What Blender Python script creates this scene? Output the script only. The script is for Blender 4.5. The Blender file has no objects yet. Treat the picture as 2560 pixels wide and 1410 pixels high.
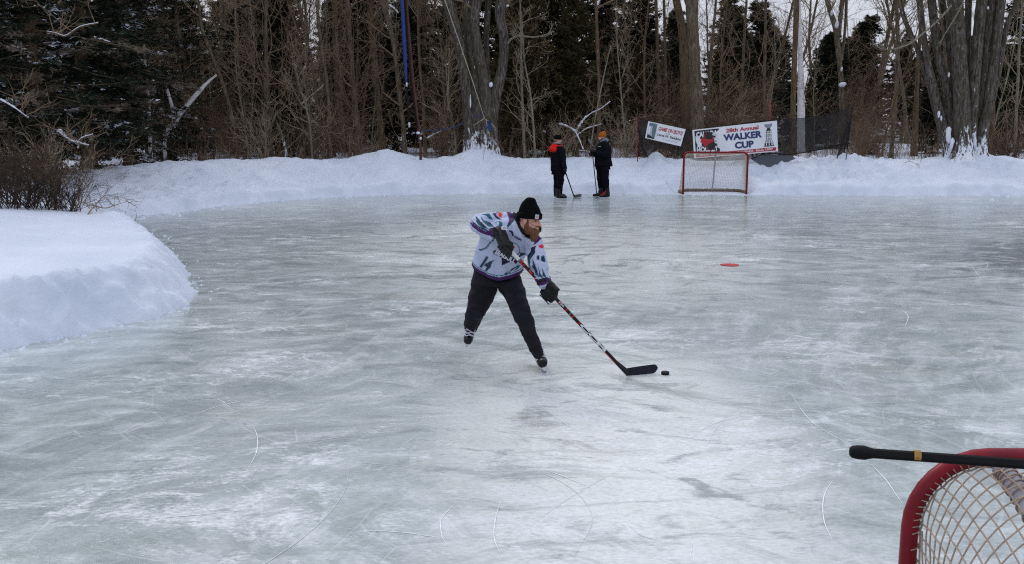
import bpy, math, random
import numpy as np
from mathutils import Vector, Matrix
from mathutils.bvhtree import BVHTree
import mathutils.geometry as mg

SC = bpy.context.scene
COL = SC.collection
F = 2489.0                      # focal length in photo pixels
CAM_H = 2.415
PITCH = math.atan(429 / F)
cp, sp = math.cos(PITCH), math.sin(PITCH)
RV = np.array([1.0, 0, 0]); UV = np.array([0, sp, cp]); FV = np.array([0, cp, -sp])
CAM = np.array([0, 0, CAM_H])

def ray(px, py):
    return FV + (px - 1280) / F * RV - (py - 705) / F * UV
def P(px, py, d):
    return CAM + d * ray(px, py)
def G(px, py, z=0.0):
    r = ray(px, py)
    return CAM + r * ((z - CAM_H) / r[2])
def AY(px, py, Y):
    r = ray(px, py)
    return CAM + r * (Y / r[1])
def proj(p):
    v = np.asarray(p, float) - CAM
    d = v @ FV
    return 1280 + F * (v @ RV) / d, 705 - F * (v @ UV) / d
def cv(r, u, t):
    return r * RV + u * UV - t * FV

# ------------------------------------------------------------------ noise
def _hash(ix, iy, iz, seed):
    h = (ix.astype(np.int64) * 374761393 + iy.astype(np.int64) * 668265263 + iz.astype(np.int64) * 2147483647 + seed * 974711) & 0xffffffff
    h = ((h ^ (h >> 13)) * 1274126177) & 0xffffffff
    h = (h ^ (h >> 16)) & 0xffffffff
    return h / 4294967295.0
def vnoise(x, y, z=None, seed=0):
    x = np.asarray(x, float); y = np.asarray(y, float)
    z = np.zeros_like(x) if z is None else np.asarray(z, float)
    ix, iy, iz = np.floor(x), np.floor(y), np.floor(z)
    fx, fy, fz = x - ix, y - iy, z - iz
    fx, fy, fz = [f * f * (3 - 2 * f) for f in (fx, fy, fz)]
    r = 0
    for a in (0, 1):
        for b in (0, 1):
            for c in (0, 1):
                w = (fx if a else 1 - fx) * (fy if b else 1 - fy) * (fz if c else 1 - fz)
                r = r + w * _hash(ix + a, iy + b, iz + c, seed)
    return r * 2 - 1
def fbm(x, y, z=None, seed=0, octv=4, gain=0.5):
    a, s, t = 1.0, 0.0, 0.0
    for k in range(octv):
        f = 2.03 ** k
        s = s + a * vnoise(x * f, y * f, None if z is None else z * f, seed + k * 17)
        t += a; a *= gain
    return s / t
def sstep(a, b, x):
    t = np.clip((x - a) / (b - a), 0, 1)
    return t * t * (3 - 2 * t)

# ------------------------------------------------------------------ object helpers
def mesh_np(name, V, Fq=None, Ft=None, mats=(), midx=None, smooth=True):
    """V (n,3); Fq (m,4) quads and/or Ft (k,3) triangles"""
    me = bpy.data.meshes.new(name)
    V = np.asarray(V, np.float32)
    nq = 0 if Fq is None else len(Fq); nt = 0 if Ft is None else len(Ft)
    me.vertices.add(len(V)); me.vertices.foreach_set('co', V.ravel())
    loops = []
    if nq: loops.append(np.asarray(Fq, np.int32).ravel())
    if nt: loops.append(np.asarray(Ft, np.int32).ravel())
    L = np.concatenate(loops)
    me.loops.add(len(L)); me.loops.foreach_set('vertex_index', L)
    me.polygons.add(nq + nt)
    st = np.concatenate([np.arange(nq) * 4, nq * 4 + np.arange(nt) * 3]).astype(np.int32)
    me.polygons.foreach_set('loop_start', st)
    for m in mats: me.materials.append(m)
    if midx is not None: me.polygons.foreach_set('material_index', np.asarray(midx, np.int32))
    me.polygons.foreach_set('use_smooth', np.full(nq + nt, smooth, bool))
    me.update(calc_edges=True)
    return me
def link(name, me, parent=None, loc=None):
    o = bpy.data.objects.new(name, me); COL.objects.link(o)
    if parent is not None: o.parent = parent
    if loc is not None: o.location = loc
    return o
def tag(o, label=None, cat=None, group=None, kind=None):
    if label: o['label'] = label
    if cat: o['category'] = cat
    if group: o['group'] = group
    if kind: o['kind'] = kind
    return o
def empty(name, loc=(0, 0, 0)):
    o = bpy.data.objects.new(name, None); COL.objects.link(o); o.location = loc
    o.empty_display_size = 0.2
    return o
def rebase(me, base):
    """shift mesh data so that base is the origin"""
    me.transform(Matrix.Translation(-Vector(base)))

class MB:
    """collects pieces into one mesh"""
    def __init__(s): s.V = []; s.F = []; s.M = []; s.n = 0
    def add(s, V, Fs, m=0):
        V = [tuple(v) for v in V]
        s.V += V; s.F += [tuple(i + s.n for i in f) for f in Fs]; s.M += [m] * len(Fs); s.n += len(V)
        return s
    def box(s, c, sz, m=0, mat=None):
        x, y, z = [k / 2 for k in sz]
        V = [Vector((a * x, b * y, d * z)) for a in (-1, 1) for b in (-1, 1) for d in (-1, 1)]
        if mat is not None: V = [mat @ v for v in V]
        V = [v + Vector(c) for v in V]
        return s.add(V, [(0, 1, 3, 2), (4, 6, 7, 5), (0, 4, 5, 1), (2, 3, 7, 6), (0, 2, 6, 4), (1, 5, 7, 3)], m)
    def tube(s, pts, r, n=8, m=0, cap=True):
        pts = [np.asarray(p, float) for p in pts]
        rr = r if hasattr(r, '__len__') else [r] * len(pts)
        V, Fs = tube_arrays(pts, rr, n, cap)
        return s.add(V, Fs, m)
    def ell(s, c, rad, n=12, m=0, mat=None):
        V = []; Fs = []
        for i in range(n + 1):
            th = math.pi * i / n
            for j in range(2 * n):
                ph = math.pi * j / n
                v = Vector((rad[0] * math.sin(th) * math.cos(ph), rad[1] * math.sin(th) * math.sin(ph), rad[2] * math.cos(th)))
                if mat is not None: v = mat @ v
                V.append(v + Vector(c))
        for i in range(n):
            for j in range(2 * n):
                a = i * 2 * n + j; b = i * 2 * n + (j + 1) % (2 * n)
                Fs.append((a, a + 2 * n, b + 2 * n, b))
        return s.add(V, Fs, m)
    def mesh(s, name, mats, smooth=True):
        me = bpy.data.meshes.new(name)
        me.from_pydata(s.V, [], s.F)
        for k in mats: me.materials.append(k)
        me.polygons.foreach_set('material_index', s.M)
        me.polygons.foreach_set('use_smooth', [smooth] * len(s.F))
        me.update()
        return me
    def build(s, name, mats, parent=None, smooth=True, loc=None, auto=None):
        mats = mats if isinstance(mats, (list, tuple)) else [mats]
        me = s.mesh(name, mats, smooth)
        if auto: me.set_sharp_from_angle(angle=math.radians(auto))
        return link(name, me, parent, loc)

def frames(pts):
    pts = [np.asarray(p, float) for p in pts]
    T = []
    for i in range(len(pts)):
        a = pts[max(i - 1, 0)]; b = pts[min(i + 1, len(pts) - 1)]
        t = b - a; T.append(t / (np.linalg.norm(t) + 1e-12))
    up = np.array([0, 0, 1.0]) if abs(T[0][2]) < 0.9 else np.array([0, 1.0, 0])
    n = np.cross(T[0], up); n /= np.linalg.norm(n)
    N = []
    for t in T:
        n = n - t * (n @ t); n /= (np.linalg.norm(n) + 1e-12)
        N.append(n)
    return T, N
def tube_arrays(pts, rr, n=8, cap=True):
    T, N = frames(pts)
    V = []; Fs = []
    for p, t, nn, r in zip(pts, T, N, rr):
        b = np.cross(t, nn)
        for k in range(n):
            a = 2 * math.pi * k / n
            V.append(p + r * (math.cos(a) * nn + math.sin(a) * b))
    for i in range(len(pts) - 1):
        for k in range(n):
            a = i * n + k; b = i * n + (k + 1) % n
            Fs.append((a, b, b + n, a + n))
    if cap:
        V.append(pts[0]); V.append(pts[-1]); c0 = len(V) - 2; c1 = c0 + 1; e = (len(pts) - 1) * n
        for k in range(n):
            Fs.append((c0, (k + 1) % n, k)); Fs.append((c1, e + k, e + (k + 1) % n))
    return V, Fs
def catmull(pts, per=6):
    P_ = [np.asarray(p, float) for p in pts]
    P_ = [2 * P_[0] - P_[1]] + P_ + [2 * P_[-1] - P_[-2]]
    out = []
    for i in range(1, len(P_) - 2):
        p0, p1, p2, p3 = P_[i - 1:i + 3]
        for k in range(per):
            t = k / per
            out.append(0.5 * ((2 * p1) + (-p0 + p2) * t + (2 * p0 - 5 * p1 + 4 * p2 - p3) * t * t + (-p0 + 3 * p1 - 3 * p2 + p3) * t ** 3))
    out.append(P_[-2])
    return out

# ------------------------------------------------------------------ materials
def new_mat(name):
    m = bpy.data.materials.new(name); m.use_nodes = True
    nt = m.node_tree; b = nt.nodes['Principled BSDF']
    return m, nt, b
def N(nt, typ, **kw):
    n = nt.nodes.new(typ)
    for k, v in kw.items():
        if k.startswith('i_'):
            key = k[2:]; n.inputs[int(key) if key.isdigit() else key.replace('_', ' ')].default_value = v
        else: setattr(n, k, v)
    return n
def ramp(nt, fac, stops, interp='LINEAR'):
    r = nt.nodes.new('ShaderNodeValToRGB'); cr = r.color_ramp; cr.interpolation = interp
    while len(cr.elements) < len(stops): cr.elements.new(0.5)
    for e, (p, c) in zip(cr.elements, stops):
        e.position = p; e.color = tuple(c) + (1,) if len(c) == 3 else c
    nt.links.new(fac, r.inputs[0])
    return r.outputs[0]
def noise(nt, vec, scale, detail=4, rough=0.55, dist=0.0):
    n = nt.nodes.new('ShaderNodeTexNoise')
    n.inputs['Scale'].default_value = scale; n.inputs['Detail'].default_value = detail
    n.inputs['Roughness'].default_value = rough; n.inputs['Distortion'].default_value = dist
    if vec is not None: nt.links.new(vec, n.inputs['Vector'])
    return n.outputs['Fac']
def mapping(nt, vec, scale=(1, 1, 1), rot=(0, 0, 0), loc=(0, 0, 0)):
    n = nt.nodes.new('ShaderNodeMapping'); n.inputs['Scale'].default_value = scale; n.inputs['Rotation'].default_value = rot
    n.inputs['Location'].default_value = loc
    nt.links.new(vec, n.inputs['Vector']); return n.outputs[0]
def mixc(nt, fac, a, b, mode='MIX'):
    n = nt.nodes.new('ShaderNodeMix'); n.data_type = 'RGBA'; n.blend_type = mode
    for sock, v in ((n.inputs[0], fac), (n.inputs[6], a), (n.inputs[7], b)):
        if hasattr(v, 'is_output'): nt.links.new(v, sock)
        elif isinstance(v, (int, float)): sock.default_value = v
        else: sock.default_value = tuple(v) + (1,)
    return n.outputs[2]
def math_(nt, op, a, b=None, clamp=False):
    n = nt.nodes.new('ShaderNodeMath'); n.operation = op; n.use_clamp = clamp
    for k, v in enumerate((a, b)):
        if v is None: continue
        if hasattr(v, 'is_output'): nt.links.new(v, n.inputs[k])
        else: n.inputs[k].default_value = v
    return n.outputs[0]
def bump(nt, b, h, strength=0.3, dist=0.01):
    n = nt.nodes.new('ShaderNodeBump'); n.inputs['Strength'].default_value = strength; n.inputs['Distance'].default_value = dist
    nt.links.new(h, n.inputs['Height']); nt.links.new(n.outputs[0], b.inputs['Normal'])
def texco(nt, out='Object'):
    return nt.nodes.new('ShaderNodeTexCoord').outputs[out]

def m_plain(name, col, rough=0.7, var=0.25, scale=30.0, bmp=0.15, bdist=0.003, metal=0.0, spec=0.5):
    m, nt, b = new_mat(name)
    v = texco(nt); n = noise(nt, v, scale, 5, 0.6)
    c2 = tuple(min(1, c * (1 + var)) for c in col); c1 = tuple(c * (1 - var) for c in col)
    nt.links.new(ramp(nt, n, [(0.3, c1), (0.7, c2)]), b.inputs['Base Color'])
    b.inputs['Roughness'].default_value = rough; b.inputs['Metallic'].default_value = metal
    b.inputs['Specular IOR Level'].default_value = spec * (.25 if rough > .75 else 1)
    if bmp: bump(nt, b, n, bmp, bdist)
    return m
def m_bark(name, c1, c2, snow=0.0, snow_top=1.5, streak=(14, 14, 2.2), moss=None):
    m, nt, b = new_mat(name)
    v = texco(nt)
    n1 = noise(nt, mapping(nt, v, streak), 1.6, 8, 0.75, 0.6)
    n2 = noise(nt, v, 1.7, 3, 0.5)
    col = ramp(nt, n1, [(0.38, tuple(k * 0.22 for k in c1)), (0.48, c1), (0.62, c2)])
    col = mixc(nt, ramp(nt, n2, [(0.42, (0, 0, 0)), (0.62, (1, 1, 1))]), col, mixc(nt, 0.5, col, moss or (c1[0] * 0.8, c1[1] * 0.9, c1[2] * 0.6)))
    if snow > 0:
        sx = N(nt, 'ShaderNodeSeparateXYZ'); nt.links.new(v, sx.inputs[0])
        h = math_(nt, 'MULTIPLY', math_(nt, 'SUBTRACT', snow_top, sx.outputs['Z']), 1.0 / snow_top, True)
        ns = noise(nt, mapping(nt, v, (1, 1, 0.4)), 9.5, 8, 0.75, 0.6)
        geo = N(nt, 'ShaderNodeNewGeometry'); sn = N(nt, 'ShaderNodeSeparateXYZ'); nt.links.new(geo.outputs['Normal'], sn.inputs[0])
        face = math_(nt, 'MULTIPLY', math_(nt, 'SUBTRACT', 0.35, sn.outputs['Y']), 0.10)
        t = math_(nt, 'ADD', math_(nt, 'ADD', ns, math_(nt, 'MULTIPLY', h, snow)), face)
        fac = ramp(nt, t, [(0.755, (0, 0, 0)), (0.80, (1, 1, 1))])
        col = mixc(nt, fac, col, (0.8, 0.83, 0.88))
    nt.links.new(col, b.inputs['Base Color'])
    b.inputs['Roughness'].default_value = 0.9; b.inputs['Specular IOR Level'].default_value = 0.2
    bump(nt, b, n1, 0.9, 0.03)
    return m

def m_snow(name='snow'):
    m, nt, b = new_mat(name)
    v = texco(nt)
    a = noise(nt, v, 0.9, 5, 0.55); c = noise(nt, v, 14, 6, 0.65, 0.3); d = noise(nt, v, 130, 2, 0.5)
    col = ramp(nt, a, [(0.3, (0.58, 0.635, 0.73)), (0.7, (0.685, 0.73, 0.805))])
    # scattered bark crumbs and twig bits lying on the snow
    sp_ = noise(nt, v, 34, 3, 0.7, 0.5); lo = noise(nt, v, 1.4, 2, 0.5)
    s = math_(nt, 'ADD', sp_, math_(nt, 'MULTIPLY', lo, 0.18))
    col = mixc(nt, ramp(nt, s, [(0.815, (0, 0, 0)), (0.84, (0.75, 0.75, 0.75))]), col, (0.12, 0.09, 0.07))
    nt.links.new(col, b.inputs['Base Color'])
    b.inputs['Roughness'].default_value = 0.75; b.inputs['Specular IOR Level'].default_value = 0.25
    h = math_(nt, 'ADD', math_(nt, 'MULTIPLY', c, 1.0), math_(nt, 'MULTIPLY', d, 0.25))
    bump(nt, b, h, 0.55, 0.03)
    return m
MAT = {}
MAT['snow'] = m_snow()
MAT['bark'] = m_bark('bark_grey', (0.115, 0.086, 0.062), (0.27, 0.215, 0.16))
MAT['bark_snow'] = m_bark('bark_big_tree', (0.070, 0.057, 0.046), (0.20, 0.175, 0.15), snow=0.26, snow_top=1.35)
MAT['bark_brown'] = m_bark('bark_brown', (0.115, 0.076, 0.048), (0.22, 0.155, 0.10))
MAT['bark_pale'] = m_bark('bark_pale', (0.21, 0.185, 0.15), (0.36, 0.32, 0.265))
MAT['twig_dark'] = m_plain('twig_dark', (0.06, 0.043, 0.031), 0.9, 0.45, 3, 0)
MAT['twig'] = m_plain('twig', (0.215, 0.155, 0.10), 0.9, 0.35, 3, 0)
MAT['twig_pale'] = m_plain('twig_pale', (0.31, 0.245, 0.165), 0.9, 0.3, 3, 0)
MAT['brush'] = m_plain('brush', (0.18, 0.118, 0.08), 0.9, 0.45, 2.5, 0)
MAT['snow_clump'] = m_plain('snow_clump', (0.70, 0.73, 0.79), 0.8, 0.03, 20, 0.4, 0.02, spec=0.2)

def m_birch():
    m, nt, b = new_mat('birch_bark')
    v = texco(nt)
    n = noise(nt, mapping(nt, v, (3, 3, 26)), 2.2, 4, 0.6, 0.3); n2 = noise(nt, v, 5, 4, 0.6)
    c = ramp(nt, n, [(0.30, (0.12, 0.10, 0.09)), (0.38, (0.62, 0.58, 0.56)), (0.6, (0.80, 0.77, 0.76))])
    c = mixc(nt, ramp(nt, n2, [(0.6, (0, 0, 0)), (0.72, (0.6, 0.6, 0.6))]), c, (0.2, 0.16, 0.13))
    nt.links.new(c, b.inputs['Base Color']); b.inputs['Roughness'].default_value = 0.8
    bump(nt, b, n, 0.4, 0.01)
    return m
MAT['birch'] = m_birch()
def m_needles(name, c1, c2):
    m, nt, b = new_mat(name)
    v = texco(nt); n = noise(nt, v, 1.3, 4, 0.6); n2 = noise(nt, v, 11, 2, 0.5)
    oi = N(nt, 'ShaderNodeObjectInfo')
    f = math_(nt, 'ADD', math_(nt, 'MULTIPLY', n, 0.6), math_(nt, 'MULTIPLY', n2, 0.4))
    c = ramp(nt, f, [(0.35, c1), (0.65, c2)])
    c = mixc(nt, math_(nt, 'MULTIPLY', oi.outputs['Random'], 0.45), c, (c2[0] * 1.2, c2[1] * 0.9, c2[2]))
    nt.links.new(c, b.inputs['Base Color']); b.inputs['Roughness'].default_value = 0.85
    b.inputs['Specular IOR Level'].default_value = 0.2
    return m
MAT['needles'] = m_needles('needles_dark', (0.007, 0.012, 0.007), (0.024, 0.033, 0.017))
MAT['cedar'] = m_needles('cedar_sprays', (0.025, 0.026, 0.010), (0.085, 0.075, 0.028))
MAT['dead_needles'] = m_plain('dead_needles', (0.13, 0.105, 0.08), 0.9, 0.4, 6, 0)

# ------------------------------------------------------------------ ice outline and terrain
edge_px = [(2900, 494), (2560, 491), (2340, 490), (2100, 489), (1900, 488), (1700, 487), (1500, 486), (1300, 485), (1150, 485), (1000, 488),
           (900, 491), (800, 496), (700, 503), (620, 510), (540, 518), (480, 526), (430, 533), (385, 537), (335, 545), (300, 556),
           (325, 575), (352, 600), (385, 625), (420, 652), (455, 684), (468, 715), (458, 752), (425, 775), (380, 790), (300, 808), (200, 834), (100, 852),
           (0, 868), (-120, 890), (-300, 925)]
edge = [G(x, y)[:2] for x, y in edge_px]
edge = [np.array([60.0, 29.5]), np.array([30.0, 28.8])] + edge + [np.array([-8.5, 6.5]), np.array([-16.0, 0.0]), np.array([-16.0, -25.0]), np.array([60.0, -25.0])]
poly = np.array(edge)
def signed_d(X, Y):
    """positive outside the ice"""
    d2 = np.full(X.shape, 1e18); ins = np.zeros(X.shape, bool)
    n = len(poly)
    for i in range(n):
        a = poly[i]; b = poly[(i + 1) % n]
        e = b - a; L = e @ e
        t = np.clip(((X - a[0]) * e[0] + (Y - a[1]) * e[1]) / L, 0, 1)
        dx = X - (a[0] + t * e[0]); dy = Y - (a[1] + t * e[1])
        d2 = np.minimum(d2, dx * dx + dy * dy)
        c = ((a[1] > Y) != (b[1] > Y)) & (X < (b[0] - a[0]) * (Y - a[1]) / (b[1] - a[1] + 1e-12) + a[0])
        ins ^= c
    d = np.sqrt(d2)
    return np.where(ins, -d, d)
bumps = [(AY(970, 385, 32.2), 0.95, 0.30, 0.8), (AY(1180, 385, 32.6), 0.62, 0.42, 0.6), (AY(1240, 385, 32.6), 0.5, 0.12, 0.5), (AY(1110, 385, 31.6), 1.4, 0.10, 0.7),
         (AY(1460, 385, 32.0), 0.35, 0.18, 0.5), (AY(1640, 385, 31.9), 0.38, 0.34, 0.5), (AY(700, 385, 31.0), 1.6, 0.10, 1.0),
         (AY(1930, 395, 31.5), 0.9, 0.06, 0.6), (AY(2420, 385, 32.4), 0.95, 0.26, 0.7), (AY(2105, 392, 31.7), 0.35, 0.16, 0.4),
         (AY(480, 385, 29.5), 1.6, 0.12, 1.0)]
pits = [(AY(1915, 405, 30.9), 0.42, 0.42, 0.35)]
GOALX, GOALY = ((G(1711, 487) + G(1862, 487)) / 2)[:2]
def terrain(X, Y, fine=True):
    n1 = fbm(X * 0.5 + 3, Y * 0.5, seed=3, octv=3)
    n2 = fbm(X * 2.2, Y * 2.2, seed=9, octv=3)
    d = signed_d(X, Y) + (0.10 * n2 + 0.05 * fbm(X * 9, Y * 9, seed=21, octv=2)) * (1 if fine else 0)
    near = 1 - sstep(17.5, 20.5, Y)
    # near mound with a steep cut face
    wob = 1 + 0.15 * n2 + 0.10 * n1
    d = d + 0.11 * near
    t = np.clip(d / (0.66 * wob), 0, 1)
    rib = fbm(X * 7, Y * 7, seed=31, octv=3)
    hn = 0.13 * sstep(0, .18, d) + 0.47 * sstep(.12, .62 * wob, d) ** .8 + 0.16 * sstep(0.6, 3.0, d) + 0.03 * n1 * sstep(0.5, 2, d)
    rid = 1 - 2 * np.abs(fbm(X * 11, Y * 4, seed=131, octv=3))
    hn += (0.07 * rib + 0.05 * rid + 0.05 * fbm(X * 17, Y * 17, seed=41, octv=3)) * sstep(0.0, 0.12, d) * (1 - sstep(0.40, 0.85, d))
    hn -= 0.03 * sstep(0.9, 1.6, np.abs(fbm(X * 3, Y * 3, seed=77, octv=2)) * 2) * sstep(0.5, 1, d)
    # far bank: low lip, then a slope to the crest
    cr = 0.84 + 0.07 * n1
    slope = sstep(0.95, 3.9, d + 0.12 * n2 * (1 - sstep(1.5, 2.5, d)))
    hf = 0.30 * sstep(0, 0.34, d) * (1 + 0.35 * n2) + (cr - 0.30) * (0.85 * slope + 0.15 * np.clip(d / 3.7, 0, 1))
    lum = fbm(X * 5.5, Y * 5.5, seed=51, octv=3)
    hf += 0.06 * lum * sstep(0.05, 0.5, d) * (1 - sstep(1.0, 2.2, d)) + 0.012 * lum * sstep(0.2, 1, d)
    right = sstep(6, 8, X) * (1 - sstep(11, 13, X))
    chunk = np.clip(fbm(X * 4.2, Y * 4.2, seed=61, octv=3) + 0.05, 0, 1)
    hf += (0.05 + 0.20 * right) * chunk * sstep(0.5, 1.2, d) * (1 - sstep(3.8, 5.2, d))
    drop = sstep(4.2, 6.2, d)
    floor_ = 0.62 + 0.012 * np.clip(Y - 33, 0, 100) + 0.028 * np.clip(Y - 42, 0, 30) + 0.14 * n1
    hf = hf * (1 - drop) + floor_ * drop
    for (c, w, h, wy) in bumps:
        hf = hf + h * np.exp(-((X - c[0]) / w) ** 2 - ((Y - c[1]) / wy) ** 2)
    gm = (1 - sstep(1.0, 1.35, np.abs(X - GOALX))) * (1 - sstep(GOALY + 1.05, GOALY + 1.45, Y))
    hf = hf * (1 - gm) + 0.012 * gm
    for (c, w, h, wy) in pits:
        hf = hf - h * np.exp(-((X - c[0]) / w) ** 2 - ((Y - c[1]) / wy) ** 2)
    h = near * hn + (1 - near) * hf
    return np.where(d < 0, -0.10, h + 0.004), d
def TZ(x, y):
    h, _ = terrain(np.array([float(x)]), np.array([float(y)])); return float(h[0])

def build_ground():
    xs = np.concatenate([np.arange(-75, -17, 1.0), np.arange(-17, -3, 0.055), np.arange(-3, 18, 0.07), np.arange(18, 75, 1.0)])
    ys = np.concatenate([np.arange(-25, 6, 1.2), np.arange(6, 17.5, 0.05), np.arange(17.5, 36.5, 0.062), np.arange(36.5, 60, 0.5), np.arange(60, 160, 4.0)])
    X, Y = np.meshgrid(xs, ys)
    H, D = terrain(X, Y)
    ny, nx = X.shape
    V = np.stack([X, Y, H], -1).reshape(-1, 3)
    idx = np.arange(ny * nx).reshape(ny, nx)
    Fq = np.stack([idx[:-1, :-1], idx[:-1, 1:], idx[1:, 1:], idx[1:, :-1]], -1).reshape(-1, 4)
    keep = (H.ravel()[Fq] > -0.05).any(1)
    Fq = Fq[keep]
    used = np.unique(Fq); remap = -np.ones(len(V), int); remap[used] = np.arange(len(used))
    me = mesh_np('snow_ground', V[used], remap[Fq], mats=[MAT['snow']])
    o = link('snow_ground', me); tag(o, kind='structure')
build_ground()

# ---- ice
def m_ice():
    m, nt, b = new_mat('pond_ice')
    v = texco(nt)
    warp = N(nt, 'ShaderNodeTexNoise'); warp.inputs['Scale'].default_value = 0.35; warp.inputs['Detail'].default_value = 3
    nt.links.new(v, warp.inputs['Vector'])
    w = N(nt, 'ShaderNodeVectorMath', operation='MULTIPLY_ADD'); nt.links.new(warp.outputs['Color'], w.inputs[0])
    w.inputs[1].default_value = (1.2, 1.2, 0); nt.links.new(v, w.inputs[2]); wv = w.outputs[0]
    big = noise(nt, v, 0.22, 3, 0.5)                         # milky against clear ice
    mid = noise(nt, mapping(nt, wv, (1, 1.15, 1), (0, 0, 0.25)), 1.1, 7, 0.62, 0.5)
    med2 = noise(nt, mapping(nt, wv, (0.8, 1.7, 1), (0, 0, -0.35)), 1.6, 8, 0.7, 0.9)
    fine = noise(nt, mapping(nt, v, (0.8, 1.5, 1)), 26, 5, 0.75, 0.4)
    frost = noise(nt, mapping(nt, wv, (0.85, 1.25, 1), (0, 0, 0.12)), 3.0, 9, 0.76, 0.8)
    base = ramp(nt, math_(nt, 'ADD', math_(nt, 'MULTIPLY', mid, 0.55), math_(nt, 'MULTIPLY', big, 0.45)),
                [(0.34, (0.25, 0.285, 0.285)), (0.5, (0.345, 0.39, 0.385)), (0.68, (0.46, 0.50, 0.49))])
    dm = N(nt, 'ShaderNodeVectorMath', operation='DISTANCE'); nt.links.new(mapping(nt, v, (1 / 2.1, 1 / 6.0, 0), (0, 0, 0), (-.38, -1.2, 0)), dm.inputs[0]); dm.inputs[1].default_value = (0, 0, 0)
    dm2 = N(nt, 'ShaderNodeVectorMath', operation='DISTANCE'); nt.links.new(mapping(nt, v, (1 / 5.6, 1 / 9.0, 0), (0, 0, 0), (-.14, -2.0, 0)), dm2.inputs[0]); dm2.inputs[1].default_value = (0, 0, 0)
    glare = ramp(nt, math_(nt, 'ADD', math_(nt, 'MINIMUM', dm.outputs['Value'], dm2.outputs['Value']), math_(nt, 'MULTIPLY', mid, 0.5)), [(0.30, (.86, .86, .86)), (0.75, (.5, .5, .5)), (1.45, (0, 0, 0))])  # sky glare on the middle of the ice, painted into its colour
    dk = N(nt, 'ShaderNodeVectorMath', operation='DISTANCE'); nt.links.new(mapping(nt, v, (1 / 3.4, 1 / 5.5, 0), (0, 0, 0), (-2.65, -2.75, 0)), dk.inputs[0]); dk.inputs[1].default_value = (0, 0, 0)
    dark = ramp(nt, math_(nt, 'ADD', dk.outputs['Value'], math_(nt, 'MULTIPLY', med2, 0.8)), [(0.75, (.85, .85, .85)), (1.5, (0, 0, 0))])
    base = mixc(nt, glare, base, (0.78, 0.80, 0.765)); base = mixc(nt, dark, base, (0.16, 0.175, 0.20))
    base = mixc(nt, ramp(nt, med2, [(0.36, (0.8, 0.8, 0.8)), (0.47, (0, 0, 0))]), base, (0.22, 0.26, 0.265))
    base = mixc(nt, ramp(nt, med2, [(0.52, (0, 0, 0)), (0.66, (0.6, 0.6, 0.6))]), base, (0.60, 0.64, 0.65))
    # rusty-brown tinge in a few patches
    rust = ramp(nt, noise(nt, mapping(nt, v, (0.6, 1, 1), (0, 0, 0), (7, 3, 0)), 0.45, 5, 0.6), [(0.60, (0, 0, 0)), (0.74, (0.35, 0.35, 0.35))])
    base = mixc(nt, rust, base, (0.42, 0.34, 0.28))
    ff = math_(nt, 'ADD', math_(nt, 'MULTIPLY', frost, 0.75), math_(nt, 'MULTIPLY', fine, 0.25))
    lowf = noise(nt, mapping(nt, v, (0.7, 1, 1), (0, 0, 0.5), (3, 9, 0)), 0.5, 4, 0.6)
    ff = math_(nt, 'SUBTRACT', ff, math_(nt, 'MULTIPLY', math_(nt, 'SUBTRACT', 0.56, lowf), 0.55))
    frostm = ramp(nt, ff, [(0.52, (0, 0, 0)), (0.60, (0.42, 0.42, 0.42)), (0.72, (.85, .85, .85))])
    def sweep(ang, sx, sy, sc, loc):
        mp = N(nt, 'ShaderNodeMapping', vector_type='TEXTURE'); mp.inputs['Rotation'].default_value = (0, 0, ang); mp.inputs['Scale'].default_value = (sx, sy, 1); mp.inputs['Location'].default_value = loc
        nt.links.new(wv, mp.inputs['Vector']); return noise(nt, mp.outputs[0], sc, 8, 0.68, 0.35)
    s1 = sweep(math.radians(66), 2.6, .42, 1.5, (0, 0, 0)); s2 = sweep(math.radians(-38), 2.4, .45, 1.7, (5, 2, 0)); s3 = sweep(math.radians(12), 3.0, .4, 1.4, (9, 4, 0))
    for sw, lx in ((s1, 1), (s2, 4), (s3, 8)):
        mk = ramp(nt, noise(nt, mapping(nt, v, loc=(lx * 7, lx * 3, 0)), 0.33, 2, 0.5), [(0.42, (0, 0, 0)), (0.58, (1, 1, 1))])
        up_ = math_(nt, 'MULTIPLY', ramp(nt, sw, [(0.52, (0, 0, 0)), (0.68, (.42, .42, .42))]), mk); dn_ = math_(nt, 'MULTIPLY', ramp(nt, sw, [(0.36, (.6, .6, .6)), (0.47, (0, 0, 0))]), mk)
        base = mixc(nt, up_, base, (0.70, 0.74, 0.75)); base = mixc(nt, dn_, base, (0.235, 0.275, 0.27))
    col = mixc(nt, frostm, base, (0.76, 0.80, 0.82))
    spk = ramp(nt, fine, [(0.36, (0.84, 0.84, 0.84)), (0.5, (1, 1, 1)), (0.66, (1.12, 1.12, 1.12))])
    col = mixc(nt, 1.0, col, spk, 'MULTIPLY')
    # hairline skate scratches: thin walls of large warped cells
    sc_all = None
    for sc, wd, rot in ((0.55, 0.0035, 0.3), (0.9, 0.005, 1.3), (1.7, 0.009, 2.2)):
        vo = N(nt, 'ShaderNodeTexVoronoi', feature='DISTANCE_TO_EDGE'); vo.inputs['Scale'].default_value = sc
        nt.links.new(mapping(nt, wv, (1, 1, 1), (0, 0, rot)), vo.inputs['Vector'])
        l = math_(nt, 'LESS_THAN', vo.outputs[0], wd)
        msk = ramp(nt, noise(nt, mapping(nt, v, loc=(rot * 9, 0, 0)), 0.8, 2, 0.5), [(0.5, (0, 0, 0)), (0.62, (1, 1, 1))])
        l = math_(nt, 'MULTIPLY', l, msk)
        sc_all = l if sc_all is None else math_(nt, 'MAXIMUM', sc_all, l)
    col = mixc(nt, math_(nt, 'MULTIPLY', sc_all, 0.18), col, (0.8, 0.83, 0.86))
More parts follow.
